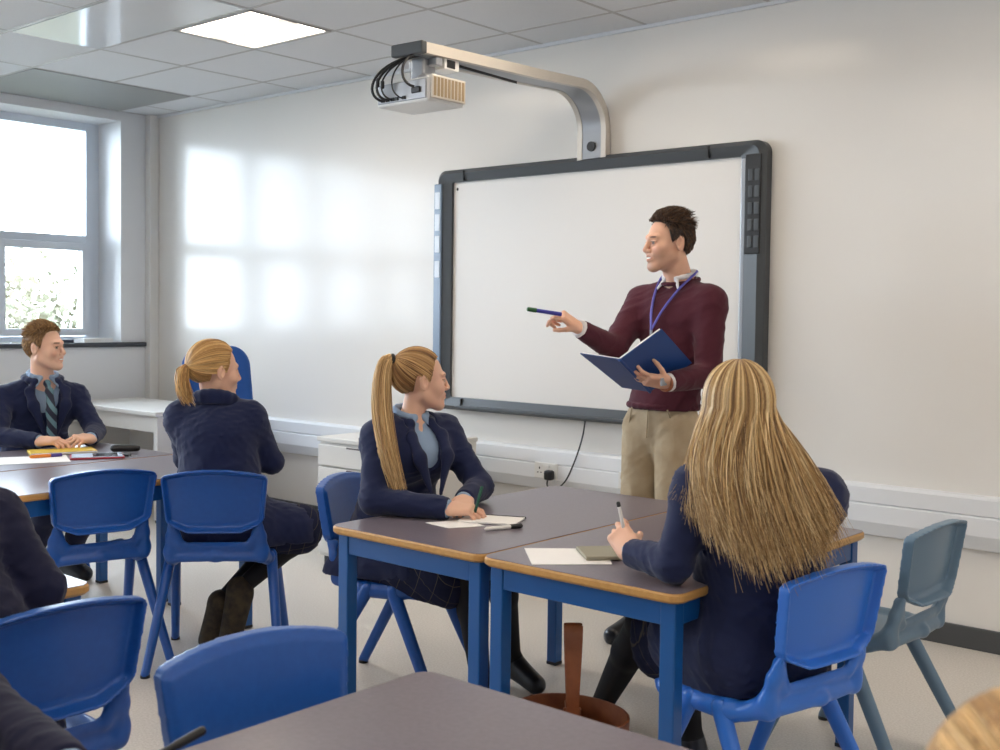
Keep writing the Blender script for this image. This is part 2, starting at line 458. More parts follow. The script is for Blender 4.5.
# dado trunking along the front wall, with socket plates
T0, T1 = XL+.07, XR
prof = [(YF, .43), (YF-.035, .44), (YF-.06, .50), (YF-.06, .575), (YF-.052, .582), (YF-.06, .589), (YF-.06, .655), (YF-.05, .665), (YF, .668)]
o = MB().prism(prof, T0, T1, axis=0).build('trim_6', M['wallplain']); struct(o)
def socket(cx, label, plug):
    t = thing('wall_socket', label, 'socket', (cx, YF-.06, .545))
    MB().box((-.08, -.012, -.045), (.08, 0, .045), .004).build('plate', M['white'], t)
    for q in (-.042, .042):
        if plug and q > 0: continue
        s = MB(); s.box((q-.004, -.0125, .008), (q+.004, -.0115, .02)); s.box((q-.016, -.0125, -.014), (q-.007, -.0115, -.008)); s.box((q+.007, -.0125, -.014), (q+.016, -.0115, -.008))
        s.build('pin_hole', M['darker'], t)
    for q in (-.02, .02): MB().box((q-.007, -.016, .018), (q+.007, -.011, .034), .002).build('switch', M['white'], t)
socket(-3.86, 'white double wall socket with a black plug in it, below the board', True)
socket(-3.29, 'white double wall socket without a plug, beside the standing man', False)
t = thing('power_plug', 'black plug pushed into the wall socket with its cable looping up to the board', 'plug', (-3.815, YF-.073, .53))
MB().box((-.025, -.045, -.03), (.025, 0, .025), .012).build('plug_body', M['darker'], t)
MB().tube([p for p in catmull([(-.005, -.03, -.028), (0, -.035, -.06), (.05, -.04, -.075), (.12, -.03, -.02), (.17, -.01, .1), (.2, .01, .22), (.21, .02, .31)], 8)], .0045, 8).build('cable', M['darker'], t)

# ------------------------------------------------------------------ interactive whiteboard
t = thing('whiteboard', 'large interactive whiteboard in a dark grey frame behind the teacher', 'whiteboard', (-3.63, YF, 0))
bx0, bx1, bz0, bz1 = -1.10, 1.075, .84, 2.27; ix0, ix1, iz0, iz1 = -.975, .945, .915, 2.195
fr = MB(); N = 8
outer = rrect(bx0, bx1, bz0, bz1, .06, N); inner = rrect(ix0, ix1, iz0, iz1, .012, N)
n = len(outer)
def ring(P, y): return [(a, y, b) for a, b in P]
mid = rrect(bx0+.03, bx1-.03, bz0+.025, bz1-.025, .045, N)
V = ring(outer, 0)+ring(outer, -.05)+ring(mid, -.078)+ring(inner, -.062)+ring(inner, -.03)
F = [[r*n+k, r*n+(k+1) % n, (r+1)*n+(k+1) % n, (r+1)*n+k] for r in range(4) for k in range(n)]
fr.add(V, F); fb = fr.build('frame', M['dark'], t)
MB().box((ix0-.02, -.045, iz0-.02), (ix1+.02, -.032, iz1+.02)).build('screen', M['screen'], t)
MB().sph((ix0+.03, -.046, iz1-.04), (.009, .003, .009)).build('screw_dot', M['darker'], t)
b = MB().box((ix1+.002, -.066, iz0+.01), (ix1+.024, -.058, iz1-.01), .003).build('bright_strip', M['silver'], t)
b = MB().box((ix1+.03, -.082, 1.72), (bx1-.015, -.07, 2.2), .004)
b.build('speaker_panel', M['darker'], t)
b = MB()
for z in (2.10, 2.02, 1.94, 1.86, 1.78): b.box((ix1+.05, -.086, z-.028), (ix1+.075, -.081, z+.028), .004); b.box((ix1+.085, -.086, z-.028), (ix1+.11, -.081, z+.028), .004)
b.build('speaker_panel_buttons', M['dark'], t)
M['reflectblue'] = mat('painted_window_reflection', srgb(120, 138, 160), .3)  # pale blue-grey painted in for the window's reflection on the frame's left side
b = MB().box((bx0-.004, -.083, .93), (bx0+.058, -.01, 2.19), .006); b.build('side_reflection_panel', M['reflectblue'], t)
b = MB()
for z in (2.09, 1.96, 1.83, 1.68): b.box((bx0+.008, -.086, z-.05), (bx0+.046, -.082, z+.05), .002)
b.build('side_button', M['alu'], t)
for x in (ix0+.1, ix1-.18):
    MB().box((x, -.0815, iz1+.005), (x+.006, -.055, bz1-.012)).build('joint', M['darker'], t); MB().box((x, -.0815, bz0+.012), (x+.006, -.055, iz0-.005)).build('joint', M['darker'], t)
MB().box((-.9, -.1, bz0+.012), (.8, -.06, bz0+.03), .006).build('pen_tray', M['dark'], t)

# ------------------------------------------------------------------ projector arm and projector
t = thing('projector_boom', 'curved silver projector arm reaching out from above the whiteboard', 'projector mount', (-3.585, YF, 2.2), .05)
path = [(YF-.045, 2.25), (YF-.045, 2.40)]+[(YF-.045-.24*(1-math.cos(a)), 2.40+.21*math.sin(a)) for a in np.linspace(0, math.pi/2, 12)][1:]+[(4.3, 2.590), (3.47, 2.557)]
def arm_strip(x0, x1, off0, off1, pts):
    P = np.array(pts); T = np.gradient(P, axis=0); T /= np.linalg.norm(T, axis=1)[:, None]; Nn = np.stack([T[:, 1], -T[:, 0]], 1)
    V = []; 
    for i in range(len(P)):
        for (x, o_) in ((x0, off0), (x1, off0), (x1, off1), (x0, off1)):
            q = P[i]+Nn[i]*o_; V.append((x, q[0]-YF, q[1]-2.2))
    n = len(P); F = [[4*i+k, 4*i+(k+1) % 4, 4*i+4+(k+1) % 4, 4*i+4+k] for i in range(n-1) for k in range(4)]
    return V, F+[[0, 1, 2, 3], [4*n-4, 4*n-3, 4*n-2, 4*n-1]]
m = MB(); V, F = arm_strip(-.085, .085, -.020, .020, path); m.add(V, F, 0, True); m.build('arm_profile', M['silver'], t)
m = MB()
for (a, b) in ((-.09, -.06), (.06, .09)): V, F = arm_strip(a, b, -.023, .024, path); m.add(V, F, 0, True)
m.build('edge_rail', M['lighttop'], t)
MB().box((-.093, -1.535, .330), (.093, -1.50, .385), .008).build('end_cap', M['dark'], t)
m = MB().tube([(0, -.074, .12), (0, -.066, .12)], .026, 20); m.build('port_ring', M['darker'], t)
V, F = arm_strip(.03, .036, -.027, -.02, path[14:]) if len(path) > 16 else arm_strip(.03, .036, .022, .029, path[-2:])
MB().box((.005, -1.25, .338), (.010, -.75, .350)).build('groove', M['darker'], t)
m = MB().box((-.02, -1.36, .295), (.07, -1.26, .345), .004).build('switch_box', M['white'], t)
MB().box((.068, -1.345, .303), (.073, -1.29, .338), .002).build('rocker', M['darker'], m)

t = thing('projector', 'white ceiling projector with black cables hanging under the silver arm', 'projector', (-3.535, 3.56, 2.30))
MB().box((-.16, -.11, .022), (.16, .12, .128), .012, seg=3).build('case', M['white'], t)
g = MB().box((.158, -.10, .035), (.174, .11, .135), .004); g.build('vent_frame', M['lighttop'], t)
g = MB()
for k in range(9): g.box((.173, -.09+.022*k, .045), (.1755, -.09+.022*k+.014, .125))
g.build('vent_slat', mat('warm_vent', srgb(150, 130, 100), .5), t)
MB().box((-.145, -.116, .034), (.15, -.108, .118), .003).build('connector_panel', M['silver'], t)
for x in (-.12, -.09, -.06, -.035, .01): MB().box((x, -.122, .04), (x+.02, -.114, .055), .002).build('connector', M['darker'], t)
MB().box((.07, -.125, .06), (.12, -.114, .085), .003).build('connector', M['darker'], t)
g = MB().sph((.09, -.06, .13), (.035, .035, .02)); g.build('focus_ring', M['silver'], t)
g = MB().box((-.03, -.03, .12), (.05, .05, .235), .01).box((-.07, .0, .2), (.1, .04, .235), .005); g.build('mount_bracket', M['silver'], t)
g = MB()
for (p, q, r) in (((-.11, -.12, .03), (.0, -.03, .26), .006), ((-.08, -.12, .03), (.02, -.03, .26), .006), ((-.05, -.12, .03), (.03, -.02, .26), .004), ((.02, -.12, .028), (.01, -.04, .26), .0035), ((.09, -.125, .07), (.05, -.03, .26), .006)):
    p = np.array(p); q = np.array(q)
    p = p+[0, 0, .015]; g.tube(bez([p, p+[-.06, -.07, .02], p+[-.02, -.05, .16], q-[0, 0, .015]], 16), r, 8)
g.build('cable', M['darker'], t)
g = MB().box((-.11, -.165, .10), (-.095, -.15, .14), .005).box((-.08, -.165, .09), (-.065, -.15, .125), .005); g.build('cable_clip', M['darker'], t)

# ------------------------------------------------------------------ furniture
def school_table(x0, x1, y0, y1, label, h=.72):
    cx, cy = (x0+x1)/2, (y0+y1)/2; hx, hy = (x1-x0)/2-.001, (y1-y0)/2-.001
    t = thing('school_table', label, 'table', (cx, cy, 0), 0, 'blue framed classroom tables')
    m = MB(); R = .035
    for (ins, z) in ((.006, h-.026),): pass
    rings = [(.006, h-.027), (0, h-.02), (0, h-.007), (.003, h-.0015)]
    V = []; n = 0
    for ins, z in rings:
        P = rrect(-hx+ins, hx-ins, -hy+ins, hy-ins, R, 6); n = len(P); V += [(a, b, z) for a, b in P]
    F = [[r*n+k, r*n+(k+1) % n, (r+1)*n+(k+1) % n, (r+1)*n+k] for r in range(3) for k in range(n)]+[list(range(n))[::-1], [3*n+k for k in range(n)]]
    m.add(V, F); e = m.build('wood_edging', M['edge'], t)
    m = MB().prism(rrect(-hx+.0035, hx-.0035, -hy+.0035, hy-.0035, R, 6), h-.004, h); m.build('tabletop', M['laminate'], t)
    lx, ly = hx-.045, hy-.045; s = .0225
    for a in (-1, 1):
        for b in (-1, 1):
            l = MB().box((a*lx-s, b*ly-s, .012), (a*lx+s, b*ly+s, h-.027), .004).build('leg', M['bluemetal'], t)
            MB().box((a*lx-s-.001, b*ly-s-.001, 0), (a*lx+s+.001, b*ly+s+.001, .014), .003).build('foot_cap', M['darker'], l)
    m = MB()
    for b in (-1, 1): m.box((-lx+s, b*ly-s+.004, h-.092), (lx-s, b*ly+s-.004, h-.027), .003)
    for a in (-1, 1): m.box((a*lx-s+.004, -ly+s, h-.092), (a*lx+s-.004, ly-s, h-.027), .003)
    m.build('apron_frame', M['bluemetal'], t)
    return t
school_table(-2.805, -2.136, 2.42, 3.63, 'grey topped blue table under the arms of the high ponytail girl')
school_table(-2.134, -1.467, 2.41, 3.59, 'grey topped blue table the girl with long loose hair leans on')
school_table(-5.36, -4.71, 1.85, 3.1, 'grey topped blue table in front of the smiling boy')
school_table(-4.70, -4.05, 1.85, 3.1, 'grey topped blue table between the boy\'s table and two blue chairs')
school_table(-3.30, -2.625, .22, 1.49, 'table at the left edge showing one corner beside the dark sleeve')
school_table(-1.53, -.86, .28, 1.57, 'grey topped table filling the bottom foreground')

# moulded school chair: backrest shell, side posts, seat and four splayed legs
def chair_proto(matkey, label, loc, rz):
    t = thing('school_chair', label, 'chair', loc, rz, 'moulded plastic school chairs')
    def back_y(x, z): return -.205-(z-.44)*.16+.55*x*x*1.0      # curved and leaning plane
    def shell(zlo, zhi, w_lo, w_hi, th, arch=.012, cut=.0, rim=0.):
        def f(P):
            x, y, z = P[:, 0], P[:, 1], P[:, 2]
            u = np.clip((z-zlo)/(zhi-zlo), 0, 1); w = w_lo+(w_hi-w_lo)*u
            top = zhi-arch*(x/w_hi)**2; lowc = zlo+cut*np.maximum(np.abs(x)/w_lo-.55, 0)
            r = .02
            q = np.stack([np.abs(x)-w+r, np.maximum(z-top, lowc-z)+r], 1)
            d2 = np.linalg.norm(np.maximum(q, 0), axis=1)+np.minimum(q.max(1), 0)-r
            e = np.clip((d2+.022)/.018, 0, 1); e = e*e*(3-2*e)
            yy = y-back_y(x, z)
            # the edges roll backwards; the lower edge flares out most
            lo_ = np.clip((zlo+.035-z)/.035, 0, 1)
            yy = yy+e*rim*.35+lo_*rim*.5
            return np.maximum(np.maximum(yy-th/2, -yy-th/2-e*rim), d2)
        return f
    S = Sculpt()
    S.fn(shell(.552, .802, .183, .207, .012, .028, .075, .022), (-.23, -.34, .53), (.23, -.1, .82), .012)
    S.mesh('backrest', .0045, M[matkey], t)
    S = Sculpt()
    def seatf(P):
        x, y, z = P[:, 0], P[:, 1], P[:, 2]
        zc = .435+.06*np.clip((-y-.12)/.1, 0, 1)**2*1.6-.02*np.clip((y-.12)/.09, 0, 1)**2+.35*np.maximum(np.abs(x)-.14, 0)**2*6-.006
        w = .195-.015*np.clip(-y/.2, 0, 1)
        r = .04; q = np.stack([np.abs(x)-w+r, np.abs(y+.005)-.205+r], 1)
        d2 = np.linalg.norm(np.maximum(q, 0), axis=1)+np.minimum(q.max(1), 0)-r
        return np.maximum(np.abs(z-zc)-.007, d2)
    S.fn(seatf, (-.21, -.23, .38), (.21, .22, .56), .01)
    # skirt round the seat
    S.chain([(-.185, .15, .415), (-.185, -.1, .42), (-.175, -.19, .445), (0, -.215, .452), (.175, -.19, .445), (.185, -.1, .42), (.185, .15, .415)], [.018, .02, .02, .018, .02, .02, .018], .02)
    S.chain([(-.185, .15, .415), (-.12, .195, .405), (.12, .195, .405), (.185, .15, .415)], [.016]*4, .015)
    # rear panel rising from the seat and two side posts up to the backrest
    S.fn(shell(.44, .495, .165, .17, .012, 0, 0), (-.2, -.3, .42), (.2, -.1, .51), .012)
    for s_ in (-1, 1):
        S.chain([(s_*.18, -.13, .43), (s_*.178, -.19, .47), (s_*.172, back_y(.17, .52)-.004, .53), (s_*.172, back_y(.17, .59)-.018, .59)], [.022, .024, .020, .009], .015, flat=((0, 1, 0), .8))
        S.cap((s_*.135, back_y(.13, .50), .497), (s_*.16, back_y(.16, .56), .57), .012, .014, .02)
        S.cap((s_*.19, -.08, .42), (s_*.19, .06, .42), .026, .026, .02)
    S.cap((-.13, back_y(.13, .495), .495), (.13, back_y(.13, .495), .495), .009, .009, .01)
    S.mesh('seat', .0055, M[matkey], t)
    for s_ in (-1, 1):
        for (a, b) in (((s_*.20, -.06, .425), (s_*.255, -.285, .012)), ((s_*.20, .04, .425), (s_*.235, .225, .012))):
            S = Sculpt(); S.cap(a, b, .026, .02, .004, flat=((1, 0, 0), .85)); S.box((b[0], b[1], -.02), (.06, .06, .02), None, .001, .001, sub=True)
            l = S.mesh('leg', .006, M[matkey], t)
            MB().cyl((b[0], b[1], 0), (b[0], b[1], .012), .019, 12).build('foot_tip', M['darker'], l)
    return t
def facing(fx, fy): return math.atan2(-fx, fy)
def chair_at(bx, by, fx, fy, k=None):
    n_ = math.hypot(fx, fy); fx /= n_; fy /= n_
    return (bx+.25*fx, by+.25*fy, 0), facing(fx, fy)
l0, z0 = chair_at(-3.66, 2.58, -.72, .69)
chairB = chair_proto('blue', 'blue moulded chair the girl with the low ponytail sits on', l0, z0)
l0, z0 = chair_at(-3.97, 2.29, -.97, .23); dup(chairB, l0, z0, 'empty blue moulded chair at the left table with its back to us')
l0, z0 = chair_at(-2.23, 1.18, -1, .0); dup(chairB, l0, z0, 'blue moulded chair in the left foreground with a dark clothed lap seen through its back')
l0, z0 = chair_at(-1.72, 1.31, 1, -.1); dup(chairB, l0, z0, 'empty blue moulded chair tucked under the bottom foreground table')
l0, z0 = chair_at(-3.21, 2.85, .92, .38); dup(chairB, l0, z0, 'blue moulded chair the high ponytail girl sits on')
l0, z0 = chair_at(-1.18, 2.68, -.98, .2)
chairF = chair_proto('bluebright', 'bright blue moulded chair the girl with long loose hair sits on', l0, z0)
l0, z0 = chair_at(-1.21, 3.48, -.99, .05)
chair_proto('greyblue', 'empty grey blue moulded chair at the right next to the bright blue one', l0, z0)

# swivel chair at the teacher's desk
def swivel():
    t = thing('office_chair', 'blue upholstered swivel chair with high back by the front wall', 'office chair', (-6.05, 4.38, 0), facing(-.55, .83))
    fab = mat('blue_upholstery', srgb(28, 78, 150), .85, bump=(300, .3, .001))
    S = Sculpt(); 
    def bk(P):
        q = np.stack([np.abs(P[:, 0])-.225+.11-.03*np.clip((.9-P[:, 2])/.3, -1, 1), np.abs(P[:, 2]-.885)-.32+.13], 1)
        d2 = np.linalg.norm(np.maximum(q, 0), axis=1)+np.minimum(q.max(1), 0)-.12; return np.linalg.norm(np.maximum(np.stack([d2+.025, np.abs(P[:, 1]+.22+.5*P[:, 0]**2)-.01], 1), 0), axis=1)-.025
    S.fn(bk, (-.27, -.32, .54), (.27, -.16, 1.23))
    S.mesh('backrest', .01, fab, t)
    S = Sculpt(); S.box((0, .03, .47), (.24, .23, .045), None, .04, .01); S.mesh('seat', .01, fab, t)
    MB().tube(catmull([(0, -.05, .42), (0, -.24, .43), (0, -.28, .55), (0, -.26, .75)], 6), .02, 8).build('back_bracket', M['darker'], t)
    MB().cyl((0, 0, .1), (0, 0, .43), .028).build('gas_lift', M['darker'], t)
    for k in range(5):
        a = 2*math.pi*k/5; c, s = math.cos(a), math.sin(a)
        l = MB().tube([(0, 0, .12), (.3*c, .3*s, .075)], [.028, .018], 8).build('leg', M['darker'], t)
        MB().cyl((.3*c-.02*s, .3*s+.02*c, .03), (.3*c+.02*s, .3*s-.02*c, .03), .029, 16).build('castor', M['darker'], l)
swivel()

def white_desk():
    t = thing('office_desk', 'long white desk under the window with panel legs', 'desk', (-7.1, 4.43, 0))
    MB().box((-.62, -.31, .71), (.60, .31, .74), .004).build('desktop', M['white_desk'], t)
    for x in (-.6, .545): MB().box((x, -.29, 0.02), (x+.045, .29, .71), .003).build('leg', M['white_desk'], t)
    MB().box((-.56, -.28, .60), (.545, -.255, .71), .002).build('front_rail', M['white_desk'], t)
    MB().box((-.56, .2, .2), (.545, .22, .71), .002).build('modesty_panel', M['white_desk'], t)
    m = MB()
    for x in (-.6, .545): m.box((x+.005, -.28, 0), (x+.04, -.24, .02)); m.box((x+.005, .24, 0), (x+.04, .28, .02))
    m.build('foot', M['darker'], t)
white_desk()
def drawer_unit():
    t = thing('drawer_unit', 'white drawer unit against the front wall behind the high ponytail girl', 'drawers', (-4.53, 4.42, 0))
    MB().box((-.32, -.30, .05), (.32, .30, .695), .003).build('body', M['white_desk'], t)
    MB().box((-.325, -.32, .695), (.325, .31, .72), .004).build('top', M['white_desk'], t)
    for z0, z1 in ((.56, .68), (.32, .555), (.07, .315)):
        d = MB().box((-.315, -.318, z0+.003), (.315, -.30, z1-.003), .003).build('drawer', M['white_desk'], t)
        MB().box((-.08, -.32, z1-.012), (.08, -.314, z1-.004), .001).build('finger_groove', M['gridline'], d)
    MB().box((-.30, -.28, 0), (.30, .28, .05)).build('plinth', M['base'], t)
drawer_unit()

# ------------------------------------------------------------------ people
def frame(fwd, up=(0, 0, 1)):
    """columns: person's right, forward, up"""
    y = nrm(fwd); x = nrm(np.cross(y, up)); z = np.cross(x, y); return np.stack([x, y, z], 1)
def lin(r, g, b): return np.array(srgb(r, g, b)[:3])
HA = np.radians([0, 30, 50, 62, 71, 80, 90, 103, 114, 150, 180.]); HE = np.radians([41, 39, 32, 16, -20, -12, 0, -4, -44, -52, -54.])
def scalp_cut(q):
    """angle of a head-local point above the hairline"""
    d = (q-np.array([0, -.012, .03]))/np.array([.080, .100, .093])
    a = np.abs(np.arctan2(d[:, 0], d[:, 1])); e = np.arctan2(d[:, 2], np.hypot(d[:, 0], d[:, 1]))
    return e-np.interp(a, HA, HE)

def head_ops(S, c, R, s, fem, smile=.0):
    P = lambda *p: c+R@(np.array(p)*s)
    def el(p, r, k=.01, sub=False): S.ell(P(*p), np.array(r)*s, R, k*s, sub)
    def cp(a, b, ra, rb, k=.01, sub=False): S.cap(P(*a), P(*b), ra*s, rb*s, k*s, None, sub)
    f = .93 if fem else 1.
    el((0, -.012, .03), (.076, .096, .089))
    el((0, .03, -.03), (.060*f, .060, .078), .03)
    for g in (-1, 1):
        cp((g*.052*f, .0, -.055), (g*.018, .068, -.098), .016*f, .015, .03)
        el((g*.040, .062, -.028), (.022, .022, .024), .025)
        cp((g*.012, .088, .024), (g*.040, .074, .026), .010 if fem else .012, .009, .012)
    el((0, .072, -.098), (.022, .019*f, .018), .02)
    el((0, .079, -.060), (.026, .018, .020), .015)
    for g in (-1, 1): el((g*.032, .100, -.002), (.017, .017, .012), .014, True)
    for g in (-1, 1):
        el((g*.031, .0775, -.001), (.0125, .0125, .0125), .001)
        cp((g*.019, .0885, .007), (g*.043, .082, .006), .0035, .003, .003)
        cp((g*.020, .088, -.010), (g*.042, .081, -.009), .003, .003, .004)
    cp((0, .089, .018), (0, .108, -.026), .0065, .0085 if fem else .010, .010)
    for g in (-1, 1): el((g*.011, .099, -.033), (.0085, .010, .0075), .006)
    el((0, .108, -.030), (.009, .009, .0085), .006)
    m = smile
    for g in (-1, 1):
        cp((0, .096, -.0545), (g*.027, .081, -.057+m*.010), .0046, .0025, .005)
        cp((0, .0945, -.0675-m*.005), (g*.025, .080, -.060+m*.008), .0056, .0025, .005)
    cp((-.020, .0965, -.0605), (.020, .0965, -.0605), .0018+m*.0022, .0018+m*.0022, .002, True)
    for g in (-1, 1):
        x = g*.0825
        el((x, -.008, -.002), (.009, .018, .031), .006); el((x+g*.006, -.002, .0), (.006, .010, .019), .006, True)
        cp((x, -.006, .026), (x+g*.004, -.022, .008), .0045, .004, .005); cp((x, -.022, .01), (x, -.006, -.030), .004, .005, .005)

def hand_ops(S, w, d, n, curl, thumb, right, s=1.):
    """w wrist, d towards the knuckles, n out of the palm, curl[4] (index..little) joint bend, thumb (spread, close)"""
    d = nrm(d); n = nrm(np.array(n)-d*np.dot(n, d)); t = np.cross(d, n)*(1 if right else -1)
    S.box(w+d*.048*s, np.array([.040, .048, .0135])*s, np.stack([t, d, n], 1), .012*s, .02)
    S.cap(w-d*.02*s, w+d*.03*s, .024*s, .027*s, .02, flat=(n, .7))
    for i, (off, L, rr) in enumerate(((.029, .98, .0088), (.010, 1.08, .009), (-.010, 1.0, .0086), (-.028, .80, .0076))):
        p = w+d*(.088-.004*abs(i-1))*s+t*off*s; a = 0; c = curl[i]
        S.cap(p-d*.02*s, p, rr*s, rr*1.08*s, .010)
        dd = nrm(d+t*(.10-.07*i))
        for j, (l, bend) in enumerate(((.044, .75), (.027, 1.15), (.021, .8))):
            a += c*bend; v = math.cos(a)*dd+math.sin(a)*n; q = p+v*l*L*s
            S.cap(p, q, rr*(1-.06*j)*s, rr*(.94-.08*j)*s, .0025); p = q
    a, b = thumb
    p = w+d*.022*s+t*.030*s; v = nrm(d*(1-a)+t*a*1.1+n*b*.6)
    q = p+v*.040*s; S.cap(w+d*.02*s+t*.012*s, p, .016*s, .015*s, .012); S.cap(p, q, .0135*s, .0105*s, .010)
    v = nrm(v+d*.35-t*.35*b+n*b*.5); p = q; q = p+v*.030*s; S.cap(p, q, .0102*s, .0092*s, .003)
    v = nrm(v+d*.2-t*.4*b+n*b*.3); p = q; q = p+v*.022*s; S.cap(p, q, .0092*s, .0072*s, .003)

def torso_ops(S, J, fwd, g=0., fem=False, hips=True):
    n = J['neck']; ch = J['chest']; wa = J['waist']; pe = J['pel']
    w = .90 if fem else 1.
    fl = (fwd, .70)
    S.cap(pe, wa, (.160 if fem else .155)+g, .128*w+g, .03, fl)
    S.cap(wa, ch, .128*w+g, .150*w+g, .03, fl)
    S.cap(J['shR']*.75+J['shL']*.25-[0, 0, .05], J['shL']*.75+J['shR']*.25-[0, 0, .05], .085*w+g, None, .05, (fwd, .95))
    for k in ('shR', 'shL'): S.cap(n-[0, 0, .02], J[k], .042*w+g*.7, .047*w+g*.7, .04); S.cap(ch, J[k]-[0, 0, .035], (.062 if fem else .075)*w+g*.8, .046*w+g*.8, .05)
    if fem: 
        for k in ('shR', 'shL'): S.ell(ch*.62+J[k]*.38+nrm(fwd)*.060-[0, 0, .03], (.060+g*.5,)*3, None, .06)

def arm_ops(S, sh, el, wr, g=0., s=1., k=.025):
    S.cap(sh, el, (.052+g)*s, (.042+g)*s, k); S.cap(el, el*.55+wr*.45, (.042+g)*s, (.039+g)*s, k); S.cap(el*.55+wr*.45, wr, (.039+g)*s, (.027+g)*s, k)
def leg_ops(S, hip, kn, an, g=0., s=1.):
    S.cap(hip, kn, (.085+g)*s, (.056+g)*s, .03); m = kn*.68+an*.32
    S.cap(kn, m, (.053+g)*s, (.054+g)*s, .02); S.cap(m, an, (.054+g)*s, (.034+g)*s, .02)

class Hair:
    def __init__(s, base, seed): s.P = []; s.R = []; s.C = []; s.base = [lin(*b) for b in base]; s.rs = np.random.RandomState(seed)
    def add(s, paths, r0, tip=.25, dark=1., key=None):
        paths = np.asarray(paths); N, K = paths.shape[:2]
        t = np.linspace(0, 1, K); prof = np.minimum(1, .55+3*t)*np.where(t > .6, 1-(1-tip)*(t-.6)/.4, 1)
        s.P.append(paths); s.R.append(r0*(.6+.8*s.rs.rand(N, 1))*prof)
        w = s.rs.dirichlet([.8]*len(s.base), N)
        if key is not None:
            v = np.clip(.5+.34*np.sin(key*61)+.25*np.sin(key*143+1)+s.rs.normal(size=N)*.16, 0, .999)*(len(s.base)-1); i0 = v.astype(int); fr = (v-i0)[:, None]; w = np.eye(len(s.base))[i0]*(1-fr)+np.eye(len(s.base))[i0+1]*fr
        s.C.append((w@np.array(s.base))*(.8+.4*s.rs.rand(N, 1))*dark)
    def build(s, name, parent, origin, sides=4):
        V = []; F = []; C = []; n0 = 0
        for P, R, Cc in zip(s.P, s.R, s.C):
            N, K = P.shape[:2]
            T = np.gradient(P, axis=1); T /= np.linalg.norm(T, axis=2, keepdims=True)+1e-9
            ref = s.rs.normal(size=(N, 1, 3)); A = np.cross(T, np.broadcast_to(ref, T.shape)); A /= np.linalg.norm(A, axis=2, keepdims=True)+1e-9; B = np.cross(T, A)
            ang = np.arange(sides)*2*math.pi/sides
            v = P[:, :, None, :]+R[:, :, None, None]*(np.cos(ang)[None, None, :, None]*A[:, :, None, :]+np.sin(ang)[None, None, :, None]*B[:, :, None, :])
            V.append(v.reshape(-1, 3)); C.append(np.repeat(Cc, K*sides, axis=0))
            i = np.arange(N)[:, None, None]*K*sides+np.arange(K-1)[None, :, None]*sides; k = np.arange(sides)[None, None, :]; k2 = (k+1) % sides
            F.append(np.stack([i+k, i+k2, i+sides+k2, i+sides+k], -1).reshape(-1, 4)+n0); n0 += N*K*sides
        V = np.concatenate(V)-np.array(origin); F = np.concatenate(F); C = np.concatenate(C)
        me = bpy.data.meshes.new(name); me.vertices.add(len(V)); me.vertices.foreach_set('co', V.astype(np.float32).ravel())
        me.loops.add(4*len(F)); me.loops.foreach_set('vertex_index', F.astype(np.int32).ravel())
        me.polygons.add(len(F)); me.polygons.foreach_set('loop_start', np.arange(0, 4*len(F), 4, dtype=np.int32)); me.update(calc_edges=True)
        me.polygons.foreach_set('use_smooth', np.ones(len(F), bool)); me.materials.append(M['hair'])
        ca = me.color_attributes.new('tint', 'FLOAT_COLOR', 'POINT'); ca.data.foreach_set('color', np.concatenate([C, np.ones((len(C), 1))], 1).astype(np.float32).ravel())
        return link(name, me, parent)
def on_skull(a, e, R, c, s, lift):
    """points over the skull; a azimuth from the face (+ is right), e elevation"""
    d = np.stack([np.sin(a)*np.cos(e), np.cos(a)*np.cos(e), np.sin(e)], -1)*(np.array([.080, .100, .093]))*(1+lift/.09)[..., None]+np.array([0, -.012, .03])
    return c+(d*s)@R.T
def hairline(a, extra=0): return np.interp(np.abs(a), HA, HE)+extra
def hair_cap(c, R, s, col, parent, origin, lift=.006, cut=.0, name='hair_cap'):
    S = Sculpt()
    def f(P):
        q = ((P-c)@R)/s; rr = np.array([.080, .100, .093])+lift; z = q-np.array([0, -.012, .03])
        k0 = np.linalg.norm(z/rr, axis=1); k1 = np.linalg.norm(z/(rr*rr), axis=1)+1e-9
        return np.maximum(k0*(k0-1)/k1, -(scalp_cut(q)-cut)*.07)*s
    S.fn(f, c-.14*s, c+.14*s)
    cl = lin(*col)
    return S.mesh(name, .004, M['hair'], parent, color=lambda V: np.tile(cl, (len(V), 1)), origin=origin)

